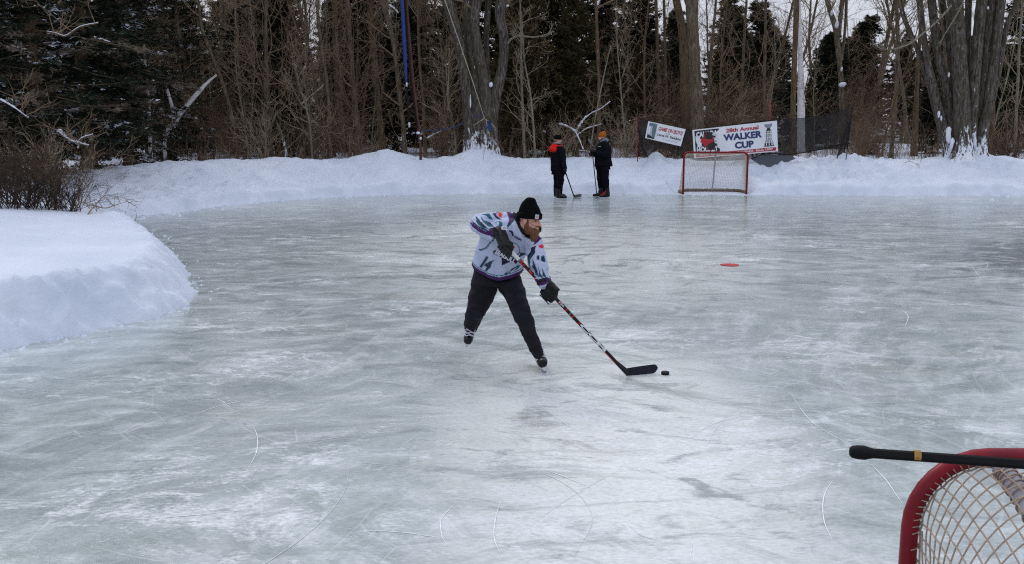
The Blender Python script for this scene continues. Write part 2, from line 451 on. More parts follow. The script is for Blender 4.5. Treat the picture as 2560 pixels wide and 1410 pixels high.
    nt.links.new(col, b.inputs['Base Color'])
    r = math_(nt, 'ADD', math_(nt, 'MULTIPLY', frostm, 0.3), ramp(nt, med2, [(0.3, (0.11, 0.11, 0.11)), (0.7, (0.23, 0.23, 0.23))]))
    r = mixc(nt, dark, r, (.09, .09, .09)); nt.links.new(r, b.inputs['Roughness'])
    b.inputs['IOR'].default_value = 1.31
    b.inputs['Specular IOR Level'].default_value = 0.5
    h = math_(nt, 'ADD', math_(nt, 'MULTIPLY', fine, 0.3), math_(nt, 'MULTIPLY', frost, 0.7))
    bump(nt, b, h, 0.35, 0.008)
    return m
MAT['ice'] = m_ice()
def build_ice():
    nx, ny = 60, 40
    V = []; Fs = []
    x0, x1, y0, y1 = -16.0, 60.0, -25.0, 30.5
    xs = np.linspace(x0, x1, nx); ys = np.linspace(y0, y1, ny)
    X, Y = np.meshgrid(xs, ys); V = np.stack([X, Y, 0 * X], -1).reshape(-1, 3)
    idx = np.arange(nx * ny).reshape(ny, nx)
    Fq = np.stack([idx[:-1, :-1], idx[:-1, 1:], idx[1:, 1:], idx[1:, :-1]], -1).reshape(-1, 4)
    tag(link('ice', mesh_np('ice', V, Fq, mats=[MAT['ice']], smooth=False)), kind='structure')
build_ice()

# skate scratches as thin frost ridges lying on the ice
MAT['scratch'] = m_plain('frost_scratch', (0.74, 0.77, 0.8), 0.8, 0.15, 30, 0)
MAT['scratch_soft'] = m_plain('frost_scratch_soft', (0.60, 0.635, 0.66), 0.8, 0.2, 30, 0)
def build_scratches():
    rnd = random.Random(5); mb = MB()
    def ribbon(pts, w, m):
        pts = catmull(pts, 7)
        k = len(pts); V = []
        for i, p in enumerate(pts):
            t = pts[min(i + 1, k - 1)] - pts[max(i - 1, 0)]; t = t / (np.linalg.norm(t) + 1e-9)
            n = np.array([-t[1], t[0], 0]); ww = w * (0.25 + 0.75 * math.sin(math.pi * min(1, max(0, i / (k - 1))))) * rnd.uniform(0.6, 1.3)
            V += [p + n * ww, p - n * ww]
        mb.add(V, [(2 * i, 2 * i + 1, 2 * i + 3, 2 * i + 2) for i in range(k - 1)], m)
    shown = [[(1130, 1265), (1103, 1300), (1105, 1340), (1118, 1362)], [(1255, 1245), (1240, 1290), (1235, 1340), (1250, 1385)],
             [(520, 990), (555, 1003), (583, 1026)], [(630, 1062), (643, 1090), (641, 1130), (620, 1172)], [(1975, 980), (2020, 1045), (2075, 1085), (2130, 1112)],
             [(1720, 1100), (1760, 1070), (1810, 1050), (1860, 1040)], [(1795, 1062), (1780, 1085), (1765, 1115)], [(2085, 1195), (2060, 1240), (2060, 1300), (2085, 1360)],
             [(2178, 1160), (2215, 1200), (2255, 1258)], [(1340, 1165), (1420, 1195), (1480, 1220)], [(1700, 750), (1770, 775), (1840, 790)],
             [(2445, 650), (2470, 660), (2455, 680)], [(2430, 668), (2450, 692)], [(1730, 1360), (1727, 1385), (1730, 1410)], [(930, 620), (1080, 612), (1190, 600)],
             [(2140, 620), (2260, 655), (2330, 690)], [(480, 1040), (530, 1020), (590, 1005), (640, 998)], [(2250, 770), (2270, 790), (2262, 820)], [(900, 1325), (1000, 1330), (1110, 1345)],
             [(300, 1300), (450, 1290), (610, 1275)], [(1330, 1000), (1400, 1050), (1450, 1080)], [(1560, 1300), (1600, 1335), (1650, 1350)]]
    for c in shown:
        ribbon([G(x, y, 0.0035) for x, y in c], 0.0032, 0)
    for i in range(45):
        x = rnd.uniform(-200, 2700); y = 500 + 900 * rnd.random() ** 1.3
        c = G(x, y, 0.003); a = rnd.gauss(0.1, 0.7) + (math.pi if rnd.random() < .5 else 0); L = rnd.uniform(0.4, 2.6); k = rnd.gauss(0, 0.5)
        if signed_d(np.array([c[0]]), np.array([c[1]]))[0] > -0.6: continue
        pts = []; p = c.copy()
        for j in range(5):
            pts.append(p.copy()); p = p + L / 4 * np.array([math.cos(a), math.sin(a), 0]); a += k * L / 4
        if signed_d(np.array([p[0]]), np.array([p[1]]))[0] > -0.4: continue
        ribbon(pts, rnd.uniform(0.0012, 0.0026), 1)
    o = mb.build('skate_scratches', [MAT['scratch'], MAT['scratch_soft']], smooth=False)
    tag(o, 'fine white skate scratches curving over the pond ice', 'scratches', kind='stuff')
    # small brown leaf bits on the ice
build_scratches()

# loose crumbs of shovelled snow and ice along the banks
def build_crumbs():
    rnd = random.Random(31); mb = MB()
    pts = [p for p in poly if -14 < p[0] < 17 and 7 < p[1] < 30]
    base = [(1, 0, 0), (-.8, .5, 0), (-.2, -1, 0), (.1, .1, .9), (.5, .6, .3)]
    for k in range(2600):
        i = rnd.randrange(len(pts) - 1); f = rnd.random(); q = pts[i] * (1 - f) + pts[i + 1] * f
        nearp = q[1] < 18
        w = (rnd.expovariate(1 / .16) if nearp else rnd.expovariate(1 / .22))
        a = rnd.uniform(0, 6.28); q = q + w * np.array([math.cos(a), math.sin(a)])
        if signed_d(np.array([q[0]]), np.array([q[1]]))[0] > (-.0): continue
        r = min(.05, rnd.expovariate(1 / .012) + .005) * (1 if nearp else 1.5)
        V = [(q[0] + r * (x + rnd.uniform(-.3, .3)), q[1] + r * (y + rnd.uniform(-.3, .3)), max(0, r * .8 * z)) for x, y, z in base]
        mb.add(V, [(0, 4, 3), (4, 1, 3), (1, 2, 3), (2, 0, 3)])
    o = mb.build('snow_crumbs', MAT['snow'], smooth=False); tag(o, 'loose snow crumbs scattered on the ice along the foot of the banks', 'snow crumbs', kind='stuff')
build_crumbs()

# red face-off disc
def build_disc():
    c = G(1824, 663); mb = MB(); n = 40; rx = 0.135
    V = []; 
    rnd = random.Random(2)
    for zz, rr in ((0.0, 1.0), (0.007, 0.985)):
        for k in range(n):
            a = 2 * math.pi * k / n; r = rx * rr * (1 + 0.03 * math.sin(3 * a) + 0.012 * math.sin(11 * a))
            V.append((r * math.cos(a) * 1.08, r * math.sin(a), zz))
    V.append((0, 0, 0.007))
    Fs = [(k, (k + 1) % n, n + (k + 1) % n, n + k) for k in range(n)] + [(2 * n, n + k, n + (k + 1) % n) for k in range(n)]
    mb.add(V, Fs)
    m = m_plain('faded_red_paint', (0.40, 0.008, 0.010), 0.5, 0.45, 22, 0.2)
    o = mb.build('face_off_spot', m, smooth=False, loc=(c[0], c[1], 0.003))
    tag(o, 'small round red spot lying on the ice right of the skater', 'ice marker')
build_disc()

# ------------------------------------------------------------------ light, world, camera
def build_light():
    w = bpy.data.worlds.new('World'); SC.world = w; w.use_nodes = True
    nt = w.node_tree; bg = nt.nodes['Background']
    sky = nt.nodes.new('ShaderNodeTexSky'); sky.sky_type = 'NISHITA'; sky.sun_disc = False
    el, rot = math.radians(42), math.radians(-25)
    sky.sun_elevation = el; sky.sun_rotation = rot; sky.dust_density = 3.0; sky.air_density = 1.0
    # overcast: a bright even cloud sheet with soft large variation over the blue
    tc = nt.nodes.new('ShaderNodeTexCoord')
    n = noise(nt, mapping(nt, tc.outputs['Generated'], (1, 1, 2.5)), 2.2, 5, 0.55)
    cloud = ramp(nt, n, [(0.3, (5.1, 5.45, 6.5)), (0.7, (6.1, 6.4, 7.3))])
    gz_ = N(nt, 'ShaderNodeSeparateXYZ'); nt.links.new(tc.outputs['Generated'], gz_.inputs[0])
    cloud = mixc(nt, 1.0, cloud, ramp(nt, gz_.outputs['Z'], [(0.0, (.95, .95, .95)), (1.0, (1.9, 1.9, 1.9))]), 'MULTIPLY')
    col = mixc(nt, 0.86, sky.outputs[0], cloud)
    nt.links.new(col, bg.inputs[0]); bg.inputs[1].default_value = 0.11
    L = bpy.data.lights.new('sun', 'SUN'); L.energy = 0.9; L.angle = math.radians(20); L.color = (1.0, 0.96, 0.9)
    o = bpy.data.objects.new('sun', L); COL.objects.link(o)
    d = Vector((math.sin(rot) * math.cos(el), math.cos(rot) * math.cos(el), math.sin(el)))
    o.rotation_euler = d.to_track_quat('Z', 'Y').to_euler(); o.location = (0, 0, 30)
    c = bpy.data.cameras.new('camera'); c.sensor_width = 36; c.lens = F / 2560 * 36; c.clip_end = 1000; c.clip_start = 0.05
    c.dof.use_dof = True; c.dof.focus_distance = 9.3; c.dof.aperture_fstop = 11
    co = bpy.data.objects.new('camera', c); COL.objects.link(co)
    co.location = CAM; co.rotation_euler = (math.pi / 2 - PITCH, 0, 0); SC.camera = co
    SC.view_settings.view_transform = 'Standard'; SC.view_settings.look = 'None'
    SC.view_settings.gamma = 1.0; SC.view_settings.exposure = 0.0
    SC.render.film_transparent = False
    SC.cycles.max_bounces = 6; SC.cycles.transparent_max_bounces = 12
    SC.cycles.use_denoising = False
    SC.cycles.pixel_filter_type = 'BLACKMAN_HARRIS'; SC.cycles.filter_width = 1.15
    SC.cycles.use_adaptive_sampling = False
build_light()

# ================================================================== TREES
def frusta(p0, p1, r0, r1, n=3):
    """many separate tapered segments at once -> V, Fq"""
    p0 = np.asarray(p0, float); p1 = np.asarray(p1, float); r0 = np.asarray(r0, float); r1 = np.asarray(r1, float)
    t = p1 - p0; L = np.linalg.norm(t, axis=1, keepdims=True) + 1e-9; t = t / L
    up = np.where(np.abs(t[:, 2:3]) < 0.9, np.array([[0, 0, 1.0]]), np.array([[1.0, 0, 0]]))
    a = np.cross(t, up); a /= np.linalg.norm(a, axis=1, keepdims=True); b = np.cross(t, a)
    ang = 2 * np.pi * np.arange(n) / n
    ring = np.cos(ang)[None, :, None] * a[:, None, :] + np.sin(ang)[None, :, None] * b[:, None, :]
    V = np.concatenate([p0[:, None] + ring * r0[:, None, None], p1[:, None] + ring * r1[:, None, None]], 1)
    m = len(p0); base = (np.arange(m) * 2 * n)[:, None]
    k = np.arange(n)[None]; k2 = (np.arange(n) + 1) % n
    Fq = np.stack([base + k, base + k2[None], base + n + k2[None], base + n + k], -1).reshape(-1, 4)
    return V.reshape(-1, 3), Fq

class Segs:
    def __init__(s): s.a = []; s.b = []; s.ra = []; s.rb = []
    def add(s, a, b, ra, rb): s.a.append(a); s.b.append(b); s.ra.append(ra); s.rb.append(rb)
    def chain(s, pts, r0, r1):
        k = len(pts) - 1
        for i in range(k):
            s.add(pts[i], pts[i + 1], r0 + (r1 - r0) * i / k, r0 + (r1 - r0) * (i + 1) / k)
    def mesh(s, name, mat, n=3):
        V, Fq = frusta(s.a, s.b, s.ra, s.rb, n)
        return mesh_np(name, V, Fq, mats=[mat])

def unit(v):
    v = np.asarray(v, float); return v / (np.linalg.norm(v) + 1e-9)
def grow(rnd, S, p, d, L, r, level, kids, droop=0.0, curl=0.25, tip=0.0035, updraw=0.10):
    """a branch as a crooked chain; sub-branches recursively"""
    k = {3: 6, 2: 5, 1: 4, 0: 3}[level]
    pts = [np.array(p, float)]; dirs = []
    d = unit(d)
    for i in range(k):
        d = unit(d + np.array([rnd.gauss(0, curl), rnd.gauss(0, curl), rnd.gauss(0, curl * 0.8) + updraw - droop]))
        dirs.append(d); pts.append(pts[-1] + d * L / k)
    S.chain(pts, r, max(tip, r * 0.3 if level else tip * 0.8))
    if level == 0: return
    nk = kids[level - 1]
    for j in range(nk):
        t = 0.18 + 0.8 * (j + rnd.random()) / nk
        i = min(k - 1, int(t * k)); f = t * k - i
        q = pts[i] * (1 - f) + pts[i + 1] * f
        ax = unit(np.array([rnd.gauss(0, 1), rnd.gauss(0, 1), rnd.gauss(0, 1)]))
        side = unit(np.cross(dirs[i], ax))
        nd = unit(dirs[i] * rnd.uniform(0.5, 1.0) + side * rnd.uniform(0.6, 1.0))
        grow(rnd, S, q, nd, L * rnd.uniform(0.35, 0.6) * (1.15 - 0.5 * t), max(tip, r * (1 - 0.65 * t) * 0.5), level - 1, kids, droop, curl, tip, updraw)

def trunk_mesh(name, pts, rr, mat, n=14, seed=0, step=0.16, ridge=0.06, flare=True):
    """stem with bark relief; pts sparse polyline"""
    dense = []; dr = []
    cp_ = catmull(pts, 8); cr_ = np.interp(np.linspace(0, len(pts) - 1, len(cp_)), range(len(pts)), rr)
    acc = [0]
    for i in range(1, len(cp_)): acc.append(acc[-1] + np.linalg.norm(cp_[i] - cp_[i - 1]))
    m = max(4, int(acc[-1] / step)); q = np.linspace(0, acc[-1], m)
    A = np.array(cp_); dense = np.stack([np.interp(q, acc, A[:, k]) for k in range(3)], -1); dr = np.interp(q, acc, cr_)
    T, Nn = frames(list(dense))
    V = np.zeros((m, n, 3)); ang = 2 * np.pi * np.arange(n) / n
    for i in range(m):
        b = np.cross(T[i], Nn[i])
        dirv = np.cos(ang)[:, None] * Nn[i] + np.sin(ang)[:, None] * b
        rel = vnoise(np.cos(ang) * 2.6 + seed, np.sin(ang) * 2.6, np.full(n, q[i] * 0.9), seed=seed) * ridge * 1.3
        rel = rel + vnoise(np.cos(ang) * 6 + seed, np.sin(ang) * 6, np.full(n, q[i] * 2.3), seed=seed + 5) * ridge
        fl = 1 + (0.55 * math.exp(-q[i] / 0.22) * (1 + 0.5 * np.cos(5 * ang + seed)) if flare else 0)
        V[i] = dense[i] + dirv * (dr[i] * (1 + rel) * fl)[:, None]
    idx = np.arange(m * n).reshape(m, n)
    Fq = np.stack([idx[:-1], np.roll(idx, -1, 1)[:-1], np.roll(idx, -1, 1)[1:], idx[1:]], -1).reshape(-1, 4)
    return V.reshape(-1, 3), Fq, dense, dr

def join_arrays(parts):
    Vs = []; Fs = []; M = []; o = 0
    for V, Fq, mi in parts:
        Vs.append(V); Fs.append(Fq + o); M += [mi] * len(Fq); o += len(V)
    return np.concatenate(Vs), np.concatenate(Fs), M

BARES = {}
def bare_proto(key, seed, H, r, first=0.25, nb=26, kids=(5, 6), spread=0.75, lean=0.0, tip=0.004, mats=('bark', 'twig'), blen=0.28):
    rnd = random.Random(seed)
    pts = [np.zeros(3)]; d = np.array([lean, 0, 1.0])
    for i in range(7):
        d = unit(d + np.array([rnd.gauss(0, 0.05), rnd.gauss(0, 0.05), 0])); pts.append(pts[-1] + d * H / 7)
    rr = [r * (1 - 0.88 * (i / 7) ** 0.9) for i in range(8)]
    V, Fq, dense, dr = trunk_mesh('trunk', pts, rr, None, n=8, seed=seed, step=0.3, ridge=0.05)
    tm = mesh_np('trunk_%s' % key, V, Fq, mats=[MAT[mats[0]]])
    S = Segs()
    m = len(dense)
    for j in range(nb):
        t = first + (0.98 - first) * (j + rnd.random()) / nb
        i = min(m - 2, int(t * m)); az = rnd.uniform(0, 2 * math.pi)
        out = np.array([math.cos(az), math.sin(az), 0])
        u = rnd.uniform(0.35, 0.9) + 0.5 * t
        L = H * blen * rnd.uniform(0.5, 1.15) * (1.15 - t * 0.75)
        grow(rnd, S, dense[i], unit(out * spread + np.array([0, 0, u])), L, max(tip * 1.5, dr[i] * 0.42), 2, kids, tip=tip)
    # sparse dead stubs low on the stem
    for j in range(5):
        i = int(m * rnd.uniform(0.04, first + .05)); az = rnd.uniform(0, 2 * math.pi)
        grow(rnd, S, dense[i], [math.cos(az), math.sin(az), rnd.uniform(-.1, .5)], H * 0.07 * rnd.uniform(.4, 1.4), max(tip, dr[i] * 0.2), 1, (3,), tip=tip)
    cm = S.mesh('branches_%s' % key, MAT[mats[1]])
    BARES[key] = (tm, cm)
# proto trees: (height, radius ...)
bare_proto('a', 1, 11.5, 0.075, 0.14, 28, kids=(4, 5))
bare_proto('b', 2, 10.5, 0.065, 0.2, 26, kids=(4, 5), spread=0.7)
bare_proto('c', 3, 12.5, 0.10, 0.25, 26, kids=(4, 6))
bare_proto('d', 4, 9.0, 0.055, 0.10, 26, kids=(4, 5), spread=0.9, mats=('bark_brown', 'twig'))
bare_proto('e', 5, 8.0, 0.045, 0.10, 20, kids=(3, 4), spread=0.6, tip=0.0035, mats=('bark_brown', 'twig'))
bare_proto('f', 6, 6.2, 0.032, 0.10, 18, kids=(3, 4), spread=0.6, tip=0.003, mats=('bark_pale', 'twig_pale'))
bare_proto('g', 7, 7.0, 0.04, 0.12, 20, kids=(4, 4), spread=1.0, tip=0.0035, mats=('bark_brown', 'brush'))
bare_proto('h', 8, 13.5, 0.12, 0.3, 26, kids=(5, 7), spread=0.85)

def put_bare(key, x, y, rz=0.0, s=1.0, tilt=(0, 0), name='bare_tree', sink=0.1, rs=None):
    t = empty(name, (x, y, TZ(x, y) - sink)); t.rotation_euler = (tilt[1], tilt[0], rz); t.scale = (s * (rs or 1), s * (rs or 1), s)
    link('trunk', BARES[key][0], t); link('crown', BARES[key][1], t)
    return t

# ---- conifers
CONS = {}
def conifer_proto(key, seed, H, R, nb=150, sprays=12, tris=9, leaf=0.2, mats=('bark_brown', 'needles'), snow=0.0, droop=0.25, shape=1.0, base=0.04, dead=0.0, wid=0.035):
    rnd = random.Random(seed); rg = np.random.default_rng(seed)
    pts = [np.array([0, 0, 0.0]), np.array([rnd.gauss(0, .04), rnd.gauss(0, .04), H * .5]), np.array([rnd.gauss(0, .08), rnd.gauss(0, .08), H])]
    V, Fq, dense, dr = trunk_mesh('t', pts, [H * 0.016, H * 0.009, 0.012], None, n=8, seed=seed, step=0.4)
    S = Segs(); P0 = []; DR = []; LL = []; kind = []
    for j in range(nb):
        t = base + (1 - base) * ((j + rnd.random()) / nb) ** 0.92
        z = t * H; az = rnd.uniform(0, 2 * math.pi)
        env = (1 - t) ** shape * (0.55 + 0.45 * min(1, t * 6)) + 0.03
        L = R * env * rnd.uniform(0.62, 1.12)
        d = unit([math.cos(az), math.sin(az), rnd.uniform(-0.25, 0.15) + 0.45 * t])
        k = 5; q = np.array([0, 0, z]) ; bp = [q.copy()]
        for i in range(k):
            d = unit(d + np.array([rnd.gauss(0, .12), rnd.gauss(0, .12), -droop / k + rnd.gauss(0, .05) + (0.07 if i > 2 else 0)]))
            q = q + d * L / k; bp.append(q.copy())
        S.chain(bp, 0.012 + 0.012 * (1 - t), 0.004)
        isdead = rnd.random() < dead * (1.4 - t * 1.4)
        ns = max(3, int(sprays * (0.35 + 0.65 * env)))
        for i in range(ns):
            f = (0.15 + 0.85 * (i + rnd.random()) / ns) * k; a = min(k - 1, int(f)); g = f - a
            c = bp[a] * (1 - g) + bp[a + 1] * g
            w = 0.30 * L * (1.1 - f / k)
            side = unit(np.cross(d, [0, 0, 1.0])) * rnd.gauss(0, w)
            P0.append(c + side + np.array([0, 0, rnd.gauss(0, 0.05)])); DR.append(unit(d + side * 1.2)); LL.append(leaf * rnd.uniform(.7, 1.3))
            kind.append(2 if isdead else 0)
    P0 = np.array(P0); DR = np.array(DR); LL = np.array(LL); kind = np.array(kind)
    m = len(P0)
    c = np.repeat(P0, tris, 0) + rg.normal(0, 1, (m * tris, 3)) * (leaf * np.array([.42, .42, .22]))
    dd = np.repeat(DR, tris, 0) + rg.normal(0, 0.55, (m * tris, 3)) * np.array([1, 1, .6]); dd /= np.linalg.norm(dd, axis=1, keepdims=True)
    L_ = np.repeat(LL, tris) * rg.uniform(.6, 1.2, m * tris)
    sd = np.cross(dd, rg.normal(0, 1, (m * tris, 3)) * 0.6 + np.array([0, 0, 1.0])); sd /= np.linalg.norm(sd, axis=1, keepdims=True) + 1e-9
    W = (wid * rg.uniform(.6, 1.5, m * tris))[:, None]
    A = c - sd * W; B = c + sd * W; C = c + dd * L_[:, None]; D = c - dd * L_[:, None] * 0.4
    Vn = np.stack([D, B, C, A], 1).reshape(-1, 3); Fn = np.arange(m * tris * 4).reshape(-1, 4)
    mi = np.repeat(kind, tris)
    Vn = Vn.copy()
    parts = [(S_V, S_F, 1) for S_V, S_F in [frusta(S.a, S.b, S.ra, S.rb, 3)]]
    if snow > 0:
        nf = vnoise(c[:, 0] * 1.6, c[:, 1] * 1.6, c[:, 2] * 2.4, seed=seed)
        sel = (nf > 0.62 - snow) & (rg.uniform(0, 1, len(c)) < 0.5) & (np.abs(dd[:, 2]) < 0.55)
        mi[sel] = 3
    Vb, Fb, _ = parts[0]
    Vall = np.concatenate([Vn, Vb]); Fall = np.concatenate([Fn, Fb + len(Vn)]); mall = np.concatenate([mi, np.full(len(Fb), 1)])
    tm = mesh_np('trunk_%s' % key, V, Fq, mats=[MAT[mats[0]]])
    cm = mesh_np('crown_%s' % key, Vall, Fall, mats=[MAT[mats[1]], MAT['twig'], MAT['dead_needles'], MAT['snow_clump']], midx=mall, smooth=False)
    CONS[key] = (tm, cm)
conifer_proto('spruce', 11, 9.0, 2.3, 210, 19, 10, 0.15, shape=0.5)
conifer_proto('fir', 12, 7.5, 2.0, 190, 18, 10, 0.15, shape=0.42)
conifer_proto('cedar', 13, 8.5, 1.55, 190, 17, 10, 0.13, mats=('bark_brown', 'cedar'), droop=-0.25, shape=0.55, wid=0.03)
conifer_proto('hemlock', 14, 13.0, 3.0, 240, 24, 11, 0.13, snow=0.25, dead=0.16, shape=0.6, base=0.02, wid=0.022)
conifer_proto('pine', 15, 12.0, 2.3, 210, 20, 10, 0.14, snow=0.10, dead=0.08, shape=0.65)
def put_con(key, x, y, rz=0.0, s=1.0, name='evergreen_tree', sink=0.1, sz=None):
    t = empty(name, (x, y, TZ(x, y) - sink)); t.rotation_euler = (0, 0, rz); t.scale = (s, s, s * (sz or 1))
    link('trunk', CONS[key][0], t); link('crown', CONS[key][1], t)
    return t
def XAT(px, Y): return AY(px, 300, Y)[0]

# near evergreens behind the brush on the left
left_con = [(-60, 23.5, 'hemlock', .95, 'tall black evergreen at the left edge of the wood, nearest the brush'),
            (95, 24.5, 'hemlock', 1.0, 'tall dark evergreen with snow and tan dead twigs, second from the left edge'),
            (215, 27.5, 'pine', 1.05, 'dark evergreen with snow specks standing where the left snow bank begins'),
            (20, 28.5, 'pine', 1.1, 'black evergreen set back behind the two leftmost ones'),
            (318, 31.5, 'hemlock', 0.82, 'dark evergreen thick with brown dead twigs left of the pale stubs'),
            (420, 34.5, 'hemlock', 0.78, 'dark ragged evergreen right behind the leaning snowy birch')]
for k, (px, Y, key, s, lab) in enumerate(left_con):
    t = put_con(key, XAT(px, Y), Y, k * 1.9 + 0.4, s); tag(t, lab, 'evergreen tree', 'dark evergreens on the left')
# olive cedars right of the big tree and others
ced = [(1300, 36.5, 'cedar', 1.0, 'olive green cedar just right of the big many-stemmed tree'),
       (1375, 38.5, 'cedar', 1.12, 'olive green cedar in the middle of the cedar clump'),
       (1440, 36.8, 'cedar', 0.86, 'shorter olive cedar above the two chatting players'),
       (1240, 41.0, 'cedar', 1.1, 'olive cedar seen through the big many-stemmed tree'),
       (1590, 46.0, 'spruce', 0.83, 'pointed dark evergreen above the left white banner'),
       (1500, 44.0, 'spruce', 0.88, 'dark evergreen behind the orange-hatted player'),
       (1830, 45.0, 'fir', 0.74, 'dark evergreen above the middle of the wide banner'),
       (1890, 48.0, 'fir', 0.86, 'dark evergreen left of the white birch'),
       (2070, 44.0, 'fir', 0.66, 'short rounded evergreen under the snowy forked tree'),
       (2160, 50.0, 'fir', 0.78, 'dark evergreen right of the snowy forked tree'),
       (2350, 52.0, 'fir', 0.8, 'dark evergreen behind the big clump on the right'),
       (2545, 42.0, 'spruce', 0.8, 'dark evergreen at the right edge of the wood')]
for k, (px, Y, key, s, lab) in enumerate(ced):
    t = put_con(key, XAT(px, Y), Y, k * 1.3, s); tag(t, lab, 'evergreen tree')
rnd = random.Random(77)
n = 0
for row, (Y0, Y1, step, smin, smax) in enumerate(((37.6, 42, 2.1, .44, 0.74), (45, 51, 2.0, .60, 0.88), (53, 60, 2.1, .66, .92), (63, 72, 2.3, .76, 1.02))):
    w = 0.56 * Y0
    x = -w
    while x < w:
        Y = rnd.uniform(Y0, Y1); px = proj((x, Y, 2.4))[0]
        s = rnd.uniform(smin, smax)
        if px < 1150: s *= (1.25, 1.2, 1.1, 1.0)[row]
        if px > 1850: s *= 0.84
        if row == 0 and px > 1150: s *= .86
        if rnd.random() < .94:
            t = put_con(rnd.choice(['spruce' if px < 1200 else 'fir', 'fir', 'fir', 'cedar' if row < 2 else 'fir']), x, Y, rnd.uniform(0, 6.28), s)
            tag(t, 'dark evergreen deep in the wood behind the bare trunks', 'evergreen tree', 'evergreens deep in the wood'); n += 1
        x += step * rnd.uniform(.75, 1.25)

# ---- hero bare trees from stems traced in the photograph
def hero(name, label, stems, Y, mat='bark', tmat='twig', group=None, n=14, crown=(14, 2.4), seed=0, base_z=None, tops=True, kids=(5, 6), snowbits=None, grow_low=False, ext=1.0, cat='tree'):
    """stems: list of (list of (px,py,w) bottom->top, dY)"""
    base = None; parts = []; S = Segs(); rnd = random.Random(seed + 100)
    for si, (pl, dY) in enumerate(stems):
        pts = []; rr = []
        for (px, py, w) in pl:
            p = AY(px, py, Y + dY); pts.append(p); rr.append(w / 2 / F * (p - CAM) @ FV)
        z0 = TZ(pts[0][0], pts[0][1])
        if pts[0][2] < z0 + 0.6 and base_z is None:      # root it in the snow
            pts[0] = np.array([pts[0][0], pts[0][1], z0 - 0.15])
        if base is None: base = np.array([pts[0][0], pts[0][1], pts[0][2]])
        if tops and pl[-1][1] <= 20:
            dd = unit(pts[-1] - pts[-2]); 
            for k in range(1, 5):
                dd = unit(dd + np.array([rnd.gauss(0, .06), rnd.gauss(0, .06), 0.10]))
                pts.append(pts[-1] + dd * 1.5 * ext); rr.append(max(0.012, rr[-1] * 0.68))
        V, Fq, dense, dr = trunk_mesh(name, pts, rr, None, n=n if pl[0][2] > 9 else 9, seed=seed + si * 7, step=0.10 if pl[0][2] > 14 else 0.2, ridge=0.07)
        parts.append((V, Fq, 0))
        m = len(dense); lo = 0.12 if grow_low else 0.42
        for j in range(crown[0]):
            t = lo + (0.99 - lo) * (j + rnd.random()) / crown[0]; i = min(m - 2, int(t * m)); az = rnd.uniform(0, 6.28)
            L = crown[1] * rnd.uniform(.5, 1.2) * (1.15 - .6 * t)
            r = min(dr[i] * 0.45, 0.05)
            grow(rnd, S, dense[i], unit([math.cos(az), math.sin(az), rnd.uniform(.3, 1.3)]), L, max(.005, r), 2, kids, tip=0.004)
    V, Fq, M = join_arrays(parts)
    V = V - base
    t = empty(name, tuple(base))
    link('trunk', mesh_np('trunk', V, Fq, mats=[MAT[mat]]), t)
    if S.a:
        S.a = [a - base for a in S.a]; S.b = [b - base for b in S.b]
        link('crown', S.mesh('crown', MAT[tmat]), t)
    tag(t, label, cat, group)
    return t, base

def clumps(parent, base, items):
    for c, r, sd in items:
        mb = MB(); lump(mb, np.asarray(c) - base, r, sd); mb.build('snow_clump', MAT['snow_clump'], parent)
def lump(mb, c, r, seed=0, flat=0.6, m=0):
    """irregular snow clump"""
    k0 = mb.n; mb.ell(c, (r[0], r[1], r[2]), 7, m)
    for i in range(k0, mb.n):
        v = np.array(mb.V[i]); d = v - np.array(c)
        f = 1 + 0.45 * float(vnoise(v[0] * 9, v[1] * 9, v[2] * 9, seed=seed)); v = np.array(c) + d * f
        mb.V[i] = tuple(v)

# big many-stemmed tree left of centre
big, bb = hero('big_tree', 'huge old tree of several thick stems with snow plastered on its base', [
    ([(1196, 372, 78), (1193, 350, 68), (1195, 320, 62), (1196, 280, 56), (1194, 230, 50), (1186, 150, 40), (1178, 80, 34), (1170, 0, 30)], 0.15),
    ([(1182, 372, 34), (1176, 330, 30), (1171, 280, 27), (1165, 215, 27), (1154, 140, 26), (1138, 70, 27), (1118, 0, 28)], -0.12),
    ([(1215, 372, 36), (1214, 330, 32), (1217, 270, 28), (1211, 205, 26), (1197, 130, 24), (1188, 70, 22), (1188, 20, 25), (1192, 0, 24)], -0.2),
    ([(1232, 372, 34), (1229, 320, 32), (1232, 270, 30), (1242, 225, 27), (1257, 160, 25), (1259, 90, 25), (1250, 40, 26), (1253, 0, 27)], -0.05),
    ([(1222, 300, 16), (1219, 200, 15), (1216, 100, 15), (1222, 0, 15)], 0.45)],
    33.3, mat='bark_snow', crown=(9, 3.2), seed=3, n=22)
# its long side branch
def side_branch(parent, base, pts, r0, r1, mat, kids=7, seed=0, L=.5):
    S = Segs(); rnd = random.Random(seed); cpn = catmull(pts, 5)
    S.chain([p - base for p in cpn], r0, r1)
    for j in range(kids):
        i = rnd.randrange(2, len(cpn) - 1); d = unit(cpn[i] - cpn[i - 1]) + np.array([rnd.gauss(0, .6), rnd.gauss(0, .4), rnd.uniform(-.2, .8)])
        grow(rnd, S, cpn[i] - base, d, L * rnd.uniform(.5, 1.3), r1 * 1.1, 1, (4,), tip=.004)
    return link('branch', S.mesh('branch', mat, 6), parent)
side_branch(big, bb, [AY(1266, 112, 33.2), AY(1280, 96, 33.1), AY(1300, 90, 33), AY(1335, 93, 32.8), AY(1360, 88, 32.7), AY(1386, 78, 32.6)], .042, .016, MAT['bark_pale'], 6, 1)
side_branch(big, bb, [AY(1262, 20, 33.3), AY(1272, 8, 33.2), AY(1285, -6, 33.1), AY(1305, -40, 33)], .05, .02, MAT['bark'], 6, 2)
